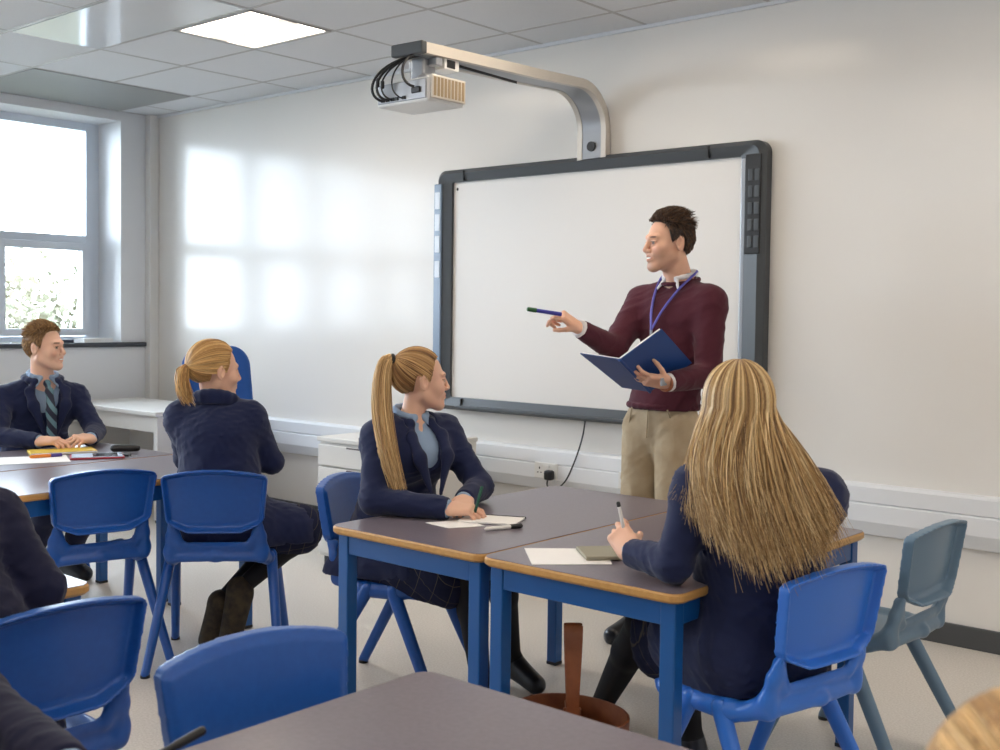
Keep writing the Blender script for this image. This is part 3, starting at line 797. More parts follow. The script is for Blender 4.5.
def make_person(label, root, J, hd, skin, hair, hands, fem=False, hs=1., smile=0., stubble=None, step=.007, leg=True, feet=True, fine_hands=True, hid=None):
    root = np.array(root, float); J = {k: np.array(v, float) for k, v in J.items()}
    t = thing('person', label, 'person', tuple(root))
    R = frame(hd); c = J['head']; fwd = nrm(J['fwd'])
    S = Sculpt(); torso_ops(S, J, fwd, 0, fem)
    nk = (.041 if fem else .054)*hs
    S.cap(J['neck']-[0, 0, .02], c+R@np.array([0, -.022, -.055])*hs, nk*1.12, nk, .03)
    head_ops(S, c, R, hs, fem, smile)
    asz = .88 if fem else 1.
    fine = [(c-.13*hs, c+.13*hs, .0028)]
    for sd in 'RL':
        if 'el'+sd not in J: continue
        arm_ops(S, J['sh'+sd], J['el'+sd], J['wr'+sd], -.004, asz)
        h = hands[sd]; hand_ops(S, J['wr'+sd], h['d'], h['n'], h['curl'], h['thumb'], sd == 'R', asz*h.get('s', 1))
        if fine_hands:
            hc = J['wr'+sd]+nrm(h['d'])*.07; fine.append((hc-.12, hc+.12, .0035))
        if leg:
            leg_ops(S, J['hip'+sd], J['kn'+sd], J['an'+sd], 0, asz)
            S.cap(J['an'+sd], J['toe'+sd], .036*asz, .026*asz, .02)
    sk = lin(*skin); hc_ = lin(*hair)
    def color(V):
        C = np.tile(sk, (len(V), 1)); q = ((V-c)@R)/hs
        near = (np.linalg.norm(q-[0, 0, 0], axis=1) < .17)
        def blend(mask, col, a=1.):
            w = (np.clip(mask, 0, 1)*a*near)[:, None]; C[:] = C*(1-w)+np.array(col)*w
        e = lambda p, r: np.linalg.norm((q-np.array(p))/np.array(r), axis=1)
        for g in (-1, 1): blend((1.2-e((g*.042, .07, -.03), (.02, .03, .02)))*1.2, sk*np.array([1.02, .82, .78]), .6)
        blend((1.2-e((0, .11, -.03), (.013, .014, .012)))*2, sk*np.array([1., .84, .8]), .5)
        blend((1.1-e((0, .092, -.061), (.024, .03, .0095)))*4, sk*np.array([.85, .50, .50]), .85)
        if smile > .5: blend((1.05-e((0, .088, -.0608), (.020, .02, .0045)))*6, (.80, .76, .72), 1)
        for g in (-1, 1):
            blend((1.0-e((g*.031, .086, -.001), (.0115, .03, .0052)))*8, (.30, .26, .24), 1)  # eye whites, with a skin shadow tone mixed into the colour
            blend((1.0-e((g*.031, .088, -.0005), (.0074, .03, .0052)))*8, (.03, .03, .03), 1)
            blend((1.0-e((g*.031, .086, .0052), (.0150, .03, .0028)))*6, hc_*.4, .9)
            blend((1.0-e((g*.032, .085, .0245), (.018, .03, .0042)))*4, hc_*.55, .85 if not fem else .6)
        if stubble is not None:
            m = np.clip((-.028-q[:, 2]-.018*(np.abs(q[:, 0]) < .03))*35, 0, 1)*np.clip((q[:, 1]+.012)*30, 0, 1)*np.clip((q[:, 2]+.135)*60, 0, 1)
            lip = np.clip((e((0, .092, -.061), (.026, .03, .011))-1)*4, 0, 1)
            blend(m*lip, lin(*stubble), .24)
        sc = scalp_cut(q)*18; ear = np.clip((e((np.sign(q[:, 0])*.078, -.008, -.002), (.014, .022, .034))-1)*6, 0, 1) if False else 1
        blend(sc+.3, hc_, 1)
        return C
    S.mesh('body', step, M['skin'], t, fine=fine, color=color, origin=root)
    return t, J, R, c, fwd, root

def jacket(t, J, fwd, root, fem, g=.022, asz=.88, hem=None, v=.16, seed=1, matk='navy', name='blazer', vw=.07, collar=True, cuff=.0, step=.006, flare=0., cup=0., tail=None, amp=.0055, sleeves='RL'):
    S = Sculpt(); torso_ops(S, J, fwd, g, fem)
    pe = J['pel']
    if hem is not None: S.cap(J['waist'], pe-np.array([0, 0, hem]), (.14 if fem else .145)+g, .165+g+flare, .04, (fwd, .78))
    if tail is not None:
        for a, b, ra, rb in tail: S.cap(a, b, ra, rb, .05)
    for sd in sleeves:
        a, e, w = J['sh'+sd], J['el'+sd], J['wr'+sd]; dw = nrm(w-e)
        S.cap(a, e, (.051*asz+g*.7), .043*asz+g*.55, .03); S.cap(e, w, .043*asz+g*.55, .033*asz+g*.5, .02)
    for sd in sleeves:
        w = J['wr'+sd]; dw = nrm(w-J['el'+sd]); S.box(w+dw*(.06+cuff), (.075, .06, .075), frame(dw), .004, .004, True)
    rt = nrm(np.cross(fwd, [0, 0, 1])); n = J['neck']
    if v:
        ct = J['chest']*.35+n*.65
        lo_ = n+fwd*.13-np.array([0, 0, v+.08])
        for g_ in (-1, 0, 1):
            S.cap(n+fwd*(.03)+rt*g_*vw*.45+[0, 0, .03], lo_+fwd*.04, .045, .006, .003, None, True)
        S.cap(n+[0, 0, 0], n+[0, 0, .2], nk_r(fem)+.010, .07, .003, None, True)
    else:
        S.cap(n+[0, 0, 0.005], n+[0, 0, .2], nk_r(fem)+.012, .075, .004, None, True)
    # bottom cut
    if hem is not None: S.box(pe-np.array([0, 0, hem+.25]), (.6, .6, .25), None, .004, .004, True)
    fo = folds(seed, .085, amp)
    o = S.mesh(name, step, M[matk], t, disp=fo, origin=root)
    if collar:
        S = Sculpt(); up = np.array([0, 0, 1.])
        pts = []
        for a in np.linspace(-2.5, 2.5, 13):
            rr = nk_r(fem)+.022; d = -fwd*math.cos(a)*rr*1.05+rt*math.sin(a)*rr*1.15
            pts.append(n+d+up*(.028+cup-(.030+cup)*(1-math.cos(a))*.5-.012))
        S.chain(pts, [.016+cup*.2]*13, .008, None)
        if cup: S.chain([q_-up*.02 for q_ in pts], [.018]*13, .01, None)
        if v:
            for g_ in (-1, 1):
                q = [pts[0 if g_ < 0 else -1], n+fwd*(.095)+rt*g_*vw*.85-up*.06, n+fwd*.135+rt*g_*vw*.75-up*.13, n+fwd*.15+rt*g_*.02-up*(v+.06)]
                S.chain(q, [.014, .022, .026, .008], .01, (fwd, .45))
        S.mesh('collar', .005, M[matk], o, origin=root)
    return o
def nk_r(fem): return .045 if fem else .056
def shirt(t, J, fwd, root, fem, matk, g=.008, cuffs=True, asz=.88):
    S = Sculpt(); torso_ops(S, J, fwd, g, fem); n = J['neck']
    for sd in 'RL':
        S.cap(J['sh'+sd], J['el'+sd], .045*asz+g, .037*asz+g, .03)
        dw = nrm(J['wr'+sd]-J['el'+sd]); S.cap(J['el'+sd], J['wr'+sd]+dw*.004, .037*asz+g, .029*asz+g, .02)
        S.box(J['wr'+sd]+dw*.066, (.07, .06, .07), frame(dw), .004, .002, True)
    S.box(J['pel']+[0, 0, .06-.4], (.5, .5, .4), None, .004, .002, True)
    S.cap(n+[0, 0, 0.0], n+[0, 0, .15], nk_r(fem)+.006, .062, .003, None, True)
    S.cap(n+fwd*.06-[0, 0, .035], n+fwd*.10+[0, 0, .03], .008, .035, .003, None, True)
    o = S.mesh('shirt', .006, M[matk], t, disp=folds(3, .09, .002), origin=root)
    rt = nrm(np.cross(fwd, [0, 0, 1])); S = Sculpt(); pts = []
    for a in np.linspace(-2.75, 2.75, 15):
        rr = nk_r(fem)+.010; pts.append(n-fwd*math.cos(a)*rr+rt*math.sin(a)*rr*1.05+np.array([0, 0, 1.])*(.042-.034*(1-math.cos(a))*.5))
    S.chain(pts, [.011]*15, .006)
    for i, g_ in ((0, -1), (-1, 1)): S.chain([pts[i], pts[i]+rt*g_*.03+fwd*.022-np.array([0, 0, .045])], [.013, .006], .006, (fwd, .5))
    S.mesh('shirt_collar', .0045, M[matk], o, origin=root)
    return o
def shoe(t, an, toe, matk, s=1., root=None, sole=True):
    an = np.array(an, float); toe = np.array(toe, float); d = nrm(toe-an-[0, 0, (toe-an)[2]]) if abs((toe-an)[2]) < .1 else nrm(toe-an)
    S = Sculpt(); h = an-d*.02; S.cap(h-[0, 0, .035*s], toe, .042*s, .036*s, .02); S.cap(an, toe, .043*s, .034*s, .02); S.cap(h-[0, 0, .04*s], an+[0, 0, .0], .038*s, .040*s, .015)
    return S.mesh('shoe', .006, M[matk], t, origin=root)
A_ = np.array
def ponytail(h, c, R, s, tie_ae, n=520, r=.0016, rs=None):
    """hair drawn tight over the skull to the tie"""
    rs = h.rs; a = rs.uniform(-math.pi, math.pi, n); st = hairline(a)+rs.rand(n)**2*.5; K = 12
    ta, te = tie_ae
    d0 = np.stack([np.sin(a)*np.cos(st), np.cos(a)*np.cos(st), np.sin(st)], -1); d1 = A_([math.sin(ta)*math.cos(te), math.cos(ta)*math.cos(te), math.sin(te)])
    om = np.arccos(np.clip(d0@d1, -1, 1))[:, None]; tt = np.linspace(0, .99, K)[None]
    D = (np.sin((1-tt)*om)[..., None]*d0[:, None]+np.sin(tt*om)[..., None]*d1)/np.sin(om)[..., None]
    D /= np.linalg.norm(D, axis=2, keepdims=True)
    lift = .004+.008*np.sin(tt*math.pi)*rs.rand(n, 1)+.010*tt**4
    P = D*(A_([.080, .100, .093])*(1+lift/.09)[..., None])+A_([0, -.012, .03])
    h.add(c+(P*s)@R.T, r, .8, key=a/6.28)
def tail(h, ctrl, n, spread, r=.0017, K=16, sway=.01):
    rs = h.rs; B = A_(bez(ctrl, K)); off = rs.normal(size=(n, 3)); off /= np.linalg.norm(off, axis=1)[:, None]; off *= rs.rand(n, 1)**.5
    t = np.linspace(0, 1, K); w = np.interp(t, np.linspace(0, 1, len(spread)), spread)
    P = B[None]+off[:, None]*w[None, :, None]+(rs.normal(size=(n, 1, 3))*sway)*(t**2)[None, :, None]
    L = rs.uniform(.82, 1, n); Q = np.empty_like(P)
    for i in range(n):
        tq = t*L[i]
        for k in range(3): Q[i, :, k] = np.interp(tq, t, P[i, :, k])
    h.add(Q, r, .3, key=off@A_([9., 7., 5.]))

# tartan for the school skirts
def tartan():
    m = mat('tartan', srgb(24, 28, 52), .85, .2); nt = m.node_tree; p = nt.nodes['Principled BSDF']; L = nt.links.new
    tc = nt.nodes.new('ShaderNodeTexCoord'); mp = nt.nodes.new('ShaderNodeMapping'); mp.inputs['Rotation'].default_value = (.6, .4, .7)
    b = nt.nodes.new('ShaderNodeTexBrick'); b.offset = 0; b.inputs['Scale'].default_value = 9; b.inputs['Mortar Size'].default_value = .010; b.inputs['Brick Width'].default_value = .5; b.inputs['Row Height'].default_value = .5
    b.inputs['Color1'].default_value = srgb(24, 28, 52); b.inputs['Color2'].default_value = srgb(30, 34, 60); b.inputs['Mortar'].default_value = srgb(84, 78, 70)
    L(tc.outputs['Object'], mp.inputs[0]); L(mp.outputs[0], b.inputs['Vector']); L(b.outputs['Color'], p.inputs['Base Color'])
    return m
M['tartan'] = tartan()
def skirt(t, J, root, drop=.06, seed=5):
    S = Sculpt()
    for sd in 'RL':
        k = J['kn'+sd]*.8+J['hip'+sd]*.2; S.cap(J['hip'+sd], k, .090, .086, .07); S.cap(J['hip'+sd]-[0, 0, drop*.4], k-[0, 0, drop], .085, .08, .05)
    S.ell(J['pel'], (.13, .13, .10), None, .04)
    return S.mesh('skirt', .007, M['tartan'], t, disp=folds(seed, .08, .005), origin=root)
def tights(t, J, root):
    S = Sculpt()
    for sd in 'RL': leg_ops(S, J['hip'+sd], J['kn'+sd], J['an'+sd], .004, .88); S.cap(J['an'+sd], J['toe'+sd], .036, .027, .02)
    return S.mesh('tights', .007, M['tights'], t, origin=root)

def short_strands(h, c, R, s, n_, toplen, side, r, back, up):
    rs = h.rs
    a = rs.uniform(-math.pi, math.pi, n_); hl = hairline(a); e = hl+.02+rs.rand(n_)**.85*(1.52-hl)
    top = np.clip((e-.35)/.5, 0, 1); front = top*np.clip(np.cos(a), 0, 1)*np.clip((1.35-e)/.5, 0, 1)
    L = side+toplen*top+.35*toplen*front; L *= rs.uniform(.75, 1.15, n_); K = 6
    d = np.stack([np.sin(a)*np.cos(e), np.cos(a)*np.cos(e), np.sin(e)], -1); p0 = d*(A_([.080, .100, .093])+.003)+A_([0, -.012, .03])
    tan = np.stack([-np.sin(a)*np.sin(e), -np.cos(a)*np.sin(e), np.cos(e)], -1)
    cl = np.sin(a*5+3*np.sin(e*6))[:, None]*A_([.22, .05, .1])            # tousled locks
    dr = d*(.30+up*top*(.62+.38*np.cos(a)))[:, None]-tan*(.95*(1-top))[:, None]+np.stack([0*a, -.45*(1-top)-back*top+.45*front, .25*top], -1)+cl*top[:, None]+rs.normal(size=(n_, 3))*.14
    dr /= np.linalg.norm(dr, axis=1)[:, None]; tt = np.linspace(0, 1, K)[None, :, None]
    bend = -d*(.25+.3*top)[:, None]+np.stack([0*a, -.75*top, -.25*(1-top)], -1)+cl*.8
    P = p0[:, None]+dr[:, None]*L[:, None, None]*tt+bend[:, None]*L[:, None, None]*tt**2*.7
    h.add(c+(P*s)@R.T, r, .3)
# ---- the teacher
def teacher():
    H = .0
    J = dict(head=(-2.618, 4.165, 1.730), neck=(-2.60, 4.235, 1.572), chest=(-2.615, 4.22, 1.36), waist=(-2.62, 4.18, 1.12), pel=(-2.625, 4.16, .98),
             shR=(-2.79, 4.235, 1.482), elR=(-2.795, 4.02, 1.275), wrR=(-2.822, 3.80, 1.362), shL=(-2.43, 4.205, 1.482), elL=(-2.385, 4.12, 1.175), wrL=(-2.420, 3.86, 1.150),
             hipR=(-2.715, 4.16, .93), hipL=(-2.535, 4.14, .93), knR=(-2.72, 4.12, .52), knL=(-2.52, 4.09, .52), anR=(-2.72, 4.17, .09), anL=(-2.51, 4.14, .09), toeR=(-2.75, 3.99, .03), toeL=(-2.49, 3.96, .03), fwd=(-.12, -1, 0))
    hands = dict(R=dict(d=(-.40, -.74, .60), n=(-.62, -.10, -.70), curl=(.72, 1.15, 1.3, 1.35), thumb=(.30, 1.0)),
                 L=dict(d=(-.55, -.82, .15), n=(-.35, .35, .87), curl=(.42, .34, .34, .38), thumb=(.45, .9)))
    t, J, R, c, fwd, root = make_person('standing man in a maroon jumper pointing with a pen at the front of the class', (-2.62, 4.15, 0), J, (-.50, -.865, -.02), (222, 174, 148), (58, 40, 30), hands, hs=1.03, smile=.8, stubble=(96, 66, 50))
    # beige trousers
    S = Sculpt(); S.cap(J['pel']+[0, 0, .06], J['pel']-[0, 0, .03], .152, .16, .03, (fwd, .74))
    for sd in 'RL':
        S.cap(J['hip'+sd], J['kn'+sd], .104, .080, .025); S.cap(J['kn'+sd], J['an'+sd]+[0, 0, .0], .080, .064, .02); S.box(J['an'+sd]-[0, 0, .1], (.1, .1, .085), None, .002, .002, True)
    tr = S.mesh('trousers', .006, M['chino'], t, disp=folds(11, .11, .004), origin=root)
    S = Sculpt()
    for (a, b) in (((-.09, .06), (-.13, -.06)), ((.09, .06), (.13, -.06))):
        pa = J['pel']+np.array([a[0], -.112, a[1]-.02]); pb = J['pel']+np.array([b[0], -.08, b[1]-.02]); S.cap(pa, pb, .004, .004, .002)
    S.cap(J['pel']+[-.002, -.121, .05], J['pel']+[-.002, -.128, -.08], .004, .004, .002)
    S.mesh('pocket_seam', .003, M['chino'], tr, origin=root)
    # jumper
    S = Sculpt(); torso_ops(S, J, fwd, .016)
    S.cap(J['waist'], J['pel']+[0, 0, .04], .146, .163, .03, (fwd, .74))
    for sd in 'RL':
        a, e, w = J['sh'+sd], J['el'+sd], J['wr'+sd]; S.cap(a, e, .070, .058, .035); S.cap(e, w, .058, .041, .02)
        dw = nrm(w-e); S.box(w+dw*.05, (.08, .06, .08), frame(dw), .004, .003, True)
    n = J['neck']; S.cap(n-[0, 0, .002], n+[0, 0, .2], .074, .09, .004, None, True)
    S.box(J['pel']-[0, 0, .215], (.4, .4, .25), None, .003, .003, True)
    jp = S.mesh('jumper', .0055, M['maroon'], t, disp=folds(4, .12, .004), origin=root)
    S = Sculpt(); pts = [J['pel']+A_([.158*math.sin(a), -.117*math.cos(a)+.0, .05]) for a in np.linspace(0, 2*math.pi, 25)]
    S.chain(pts, [.014]*25, .006); S.mesh('hem_band', .005, M['maroon'], jp, origin=root)
    rt = nrm(np.cross(fwd, [0, 0, 1])); S = Sculpt()
    pts = [n-fwd*math.cos(a)*.078+rt*math.sin(a)*.084+A_([0, 0, 1])*(.012-.030*(1-math.cos(a))*.5) for a in np.linspace(-math.pi, math.pi, 25)]
    S.chain(pts, [.009]*25, .004); S.mesh('neck_band', .004, M['maroon'], jp, origin=root)
    shirt(t, J, fwd, root, False, 'shirtwhite', g=.009, asz=1.)
    # lanyard
    m = MB(); lany = mat('violet_lanyard', srgb(92, 88, 178), .5)
    v0 = n+fwd*.170-A_([0, 0, .215])+rt*.015
    for g_ in (-1, 1):
        p = catmull([n-fwd*.07+rt*g_*.035+A_([0, 0, .045]), n+rt*g_*.083+A_([0, 0, .030]), n+fwd*.085+rt*g_*.062-A_([0, 0, .04]), n+fwd*.140+rt*(g_*.030+.010)-A_([0, 0, .13]), v0], 8)
        m.tube(p, .0055, 6)
    m.build('lanyard', lany, t)
    m = MB().box((-.006, -.003, -.03), (.006, .003, 0), .002, c=v0-root); 
    m.build('lanyard_clip', M['silver'], t)
    for ch in t.children:
        if ch.name.startswith('lanyard') and not ch.name.startswith('lanyard_clip'): ch.location = -Vector(root)
    # watch
    w = J['wrL']; dw = nrm(w-J['elL']); w2 = w+dw*.012
    m = MB(); F_ = frame(dw); pts = [w2-root+F_@A_([.034*math.cos(a), 0, .030*math.sin(a)]) for a in np.linspace(0, 2*math.pi, 22)]
    m.tube(pts, .007, 6); wt = m.build('watch_strap', M['leather'], t)
    MB().box((-.017, -.016, -.005), (.017, .016, .006), .003, R=np.stack([dw, A_([0, 0, 1.]), nrm(np.cross(dw, [0, 0, 1.]))], 1), c=w2-root+nrm(A_([.35, -.85, .2]))*.036).build('watch_case', M['silver'], t)
    for sd in 'RL': shoe(t, J['an'+sd], J['toe'+sd], 'shoe', 1.1, root)
    # hair
    h = Hair([(44, 30, 24), (66, 46, 34), (120, 88, 62)], 7); hair_cap(c, R, 1.03, (40, 28, 22), t, root, .004, .05)
    short_strands(h, c, R, 1.03, 3000, .036, .013, .0016, -.12, .75); h.build('hair', t, root, 3)
teacher()

# things the teacher holds
t = thing('marker_pen', 'blue and green marker pen held out by the standing man', 'pen', (-2.925, 3.582, 1.439))
d = nrm(A_([-2.862, 3.675, 1.424])-A_([-2.925, 3.582, 1.439]))
MB().tube([d*.035, d*.15], .0085, 14).build('barrel', mat('violet_pen', srgb(60, 60, 160), .35), t)
MB().tube([d*0, d*.004, d*.04], [.006, .0095, .0098], 14).build('pen_cap', mat('green_cap', srgb(36, 92, 46), .35), t)
def quad_slab(P, th, up):
    """slab with depth on a four-sided outline, thickened along up"""
    P = [A_(p) for p in P]; u = nrm(up)*th; V = [p for p in P]+[p+u for p in P]
    return V, [[0, 1, 2, 3], [7, 6, 5, 4]]+[[k, 4+k, 4+(k+1) % 4, (k+1) % 4] for k in range(4)]
t = thing('open_book', 'large open blue folder of white pages on the standing man\'s left hand', 'folder', (-2.505, 3.76, 1.17))
O = A_([-2.505, 3.76, 1.17]); A, B, Cc, D, E_, F_ = [A_(p)-O for p in ((-2.492, 3.628, 1.244), (-2.382, 3.754, 1.366), (-2.403, 4.02, 1.226), (-2.519, 3.888, 1.106), (-2.658, 3.592, 1.263), (-2.640, 3.863, 1.118))]
nR = nrm(np.cross(B-A, D-A)); nR = nR*np.sign(nR@A_([-.5, .5, 1])); nL = nrm(np.cross(E_-A, D-A)); nL = nL*np.sign(nL@A_([.3, .3, 1]))
bcol = mat('blue_cover', srgb(24, 66, 132), .42, .5)
V, F = quad_slab([A, B, Cc, D], .004, nR); MB().add(V, F).build('cover', bcol, t)
V, F = quad_slab([A, E_, F_, D], .004, nL); MB().add(V, F).build('cover', bcol, t)
ins = lambda P, k=.05: [p+(sum(P)/4-p)*k for p in P]
V, F = quad_slab([q+nR*.0045 for q in ins([A, B, Cc, D])], .012, nR); MB().add(V, F).build('pages', M['paper'], t)
V, F = quad_slab([q+nL*.0045 for q in ins([A, E_, F_, D])], .007, nL); MB().add(V, F).build('pages', M['paper'], t)
MB().tube([A, D], .007, 8).build('spine', bcol, t)

def flat_hand(d, n, c=.25, th=(.5, .3)): return dict(d=d, n=n, curl=(c, c*1.1, c*1.2, c*1.3), thumb=th)
def write_hand(d, n): return dict(d=d, n=n, curl=(.62, .78, .95, 1.05), thumb=(.42, 1.1))

# ---- girl with the high ponytail in the middle
def girl_middle():
    J = dict(head=(-2.884, 2.925, 1.170), neck=(-2.915, 2.905, 1.030), chest=(-2.955, 2.91, .875), waist=(-3.0, 2.92, .67), pel=(-3.02, 2.92, .545),
             shR=(-2.915, 2.747, .978), elR=(-2.83, 2.645, .772), wrR=(-2.585, 2.762, .757), shL=(-2.90, 3.065, .978), elL=(-2.745, 3.10, .778), wrL=(-2.665, 2.925, .757),
             hipR=(-2.97, 2.83, .515), hipL=(-2.97, 3.01, .515), knR=(-2.61, 2.89, .515), knL=(-2.62, 3.07, .515), anR=(-2.585, 2.94, .10), anL=(-2.72, 3.27, .10),
             toeR=(-2.47, 2.99, .035), toeL=(-2.585, 3.25, .035), fwd=(1, -.10, 0))
    hands = dict(R=write_hand((.82, .50, .02), (.0, .25, -1)), L=flat_hand((.62, -.70, -.05), (0, 0, -1), .3))
    t, J, R, c, fwd, root = make_person('seated girl with a high ponytail, arms on the table, looking at the board', (-3.02, 2.92, 0), J, (.52, .85, .02), (232, 186, 160), (150, 108, 66), hands, fem=True, hs=.93)
    bl = jacket(t, J, fwd, root, True, hem=.085, v=.20, seed=21, vw=.085, flare=.012,
                tail=[(J['waist']+A_([-.02, -.04, -.05]), A_([-3.10, 2.74, .47]), .10, .07), (J['hipR'], J['hipR']*.6+J['knR']*.4, .112, .10), (J['hipL'], J['hipL']*.6+J['knL']*.4, .112, .10)])
    shirt(t, J, fwd, root, True, 'shirt', .006); tights(t, J, root); skirt(t, J, root)
    for sd in 'RL': shoe(t, J['an'+sd], J['toe'+sd], 'shoe', .9, root)
    h = Hair([(206, 168, 116), (170, 128, 82), (124, 88, 56)], 3); hair_cap(c, R, .93, (112, 76, 46), t, root, .004)
    ponytail(h, c, R, .93, (math.pi, .62), 900)
    h.build('hair', t, root)
    h = Hair([(236, 210, 162), (206, 170, 118), (150, 112, 72)], 4)
    tie = c+R@(A_([0, -.108, .085])*.93)
    tail(h, [tie, tie+R@A_([0, -.055, .03]), (-2.945, 2.785, 1.14), (-2.875, 2.69, 1.02), (-2.79, 2.69, .90), (-2.75, 2.69, .80)], 620, [.014, .028, .034, .036, .034, .026, .014])
    h.build('ponytail', t, root)
    S = Sculpt(); pts = [tie+R@A_([.016*math.cos(a), -.004, .016*math.sin(a)]) for a in np.linspace(0, 2*math.pi, 12)]; S.chain(pts, [.007]*12, .004); S.mesh('hair_tie', .004, M['darker'], t, origin=root)
girl_middle()

# ---- girl with long loose hair on the right
def girl_right():
    J = dict(head=(-1.445, 2.655, 1.172), neck=(-1.405, 2.665, 1.035), chest=(-1.38, 2.69, .88), waist=(-1.405, 2.715, .69), pel=(-1.43, 2.73, .555),
             shL=(-1.505, 2.555, .975), elL=(-1.535, 2.495, .775), wrL=(-1.70, 2.545, .775), shR=(-1.245, 2.735, .965), elR=(-1.40, 2.97, .78), wrR=(-1.63, 2.85, .775),
             hipL=(-1.42, 2.62, .53), hipR=(-1.40, 2.81, .53), knL=(-1.80, 2.77, .52), knR=(-1.80, 2.94, .52), anL=(-2.12, 3.0, .12), anR=(-1.78, 3.02, .10),
             toeL=(-2.25, 3.08, .05), toeR=(-1.90, 3.07, .035), fwd=(-.60, .80, 0))
    hands = dict(L=write_hand((-.72, .25, .52), (.05, .78, -.62)), R=flat_hand((-.90, -.38, .03), (0, 0, -1), .35))
    t, J, R, c, fwd, root = make_person('seated girl with long loose fair hair seen from behind writing at the right table', (-1.365, 2.72, 0), J, (-.55, .83, .02), (232, 186, 160), (150, 108, 66), hands, fem=True, hs=.97)
    jacket(t, J, fwd, root, True, hem=.11, v=.18, seed=22, flare=.03, g=.022,
           tail=[(J['hipL'], J['hipL']*.5+J['knL']*.5, .122, .112), (J['hipR'], J['hipR']*.6+J['knR']*.4, .12, .11), (J['chest'], J['pel'], .145, .17)])
    shirt(t, J, fwd, root, True, 'shirt', .006); tights(t, J, root); skirt(t, J, root, .07)
    for sd in 'RL': shoe(t, J['an'+sd], J['toe'+sd], 'shoe', .9, root)
    s = .97; h = Hair([(226, 202, 158), (198, 166, 116), (164, 130, 84), (120, 90, 58)], 9); hair_cap(c, R, s, (140, 102, 62), t, root, .006)
    rs = h.rs; n = 3600
    u = rs.rand(n); a = np.where(u < .5, -math.radians(60)-(math.pi-math.radians(60))*u*2, math.pi-(math.pi-math.radians(60))*(u-.5)*2)
    K1 = 9; e0 = math.pi/2-.05-rs.rand(n)*.9; el = hairline(a)*0-.08; tt = np.linspace(0, 1, K1)[None]
    e = e0[:, None]*(1-tt)+el[:, None]*tt; aa = np.broadcast_to(a[:, None], e.shape); lift = .006+.012*rs.rand(n, 1)+.002*tt
    P1 = on_skull(aa, e, R, c, s, lift)
    # hair falls over the shoulders and down the back
    mid = A_(catmull([(-1.545, 2.60, 1.03), (-1.50, 2.50, 1.03), (-1.40, 2.50, 1.03), (-1.28, 2.56, 1.03), (-1.215, 2.66, 1.03)], 10))
    tip = A_(catmull([(-1.53, 2.50, .955), (-1.44, 2.47, .91), (-1.33, 2.44, .845), (-1.235, 2.47, .82), (-1.165, 2.56, .85), (-1.15, 2.66, .89)], 10))
    def samp(Cv, q): x = q*(len(Cv)-1); return np.stack([np.interp(x, np.arange(len(Cv)), Cv[:, k]) for k in range(3)], 1)
    uu = np.clip(u+rs.normal(size=n)*.03, 0, 1); m_ = samp(mid, uu)+rs.normal(size=(n, 3))*[.010, .010, .012]; q_ = samp(tip, np.clip(uu*.94+.03+rs.normal(size=n)*.03, 0, 1))+rs.normal(size=(n, 3))*[.012, .012, .02]
    q_ = m_+(q_-m_)*rs.uniform(.72, 1.12, n)[:, None]
    p0 = P1[:, -1]; d0 = P1[:, -1]-P1[:, -2]; K2 = 14; t2 = np.linspace(0, 1, K2+1)[None, 1:, None]
    c1 = p0+d0*2.2
    b = ((1-t2)**3*p0[:, None]+3*(1-t2)**2*t2*c1[:, None]+3*(1-t2)*t2**2*(m_*1.25-p0*.05-q_*.20)[:, None]+t2**3*q_[:, None])
    h.add(np.concatenate([P1, b], 1), .0016, .2, key=u)
    h.build('hair', t, root)
girl_right()

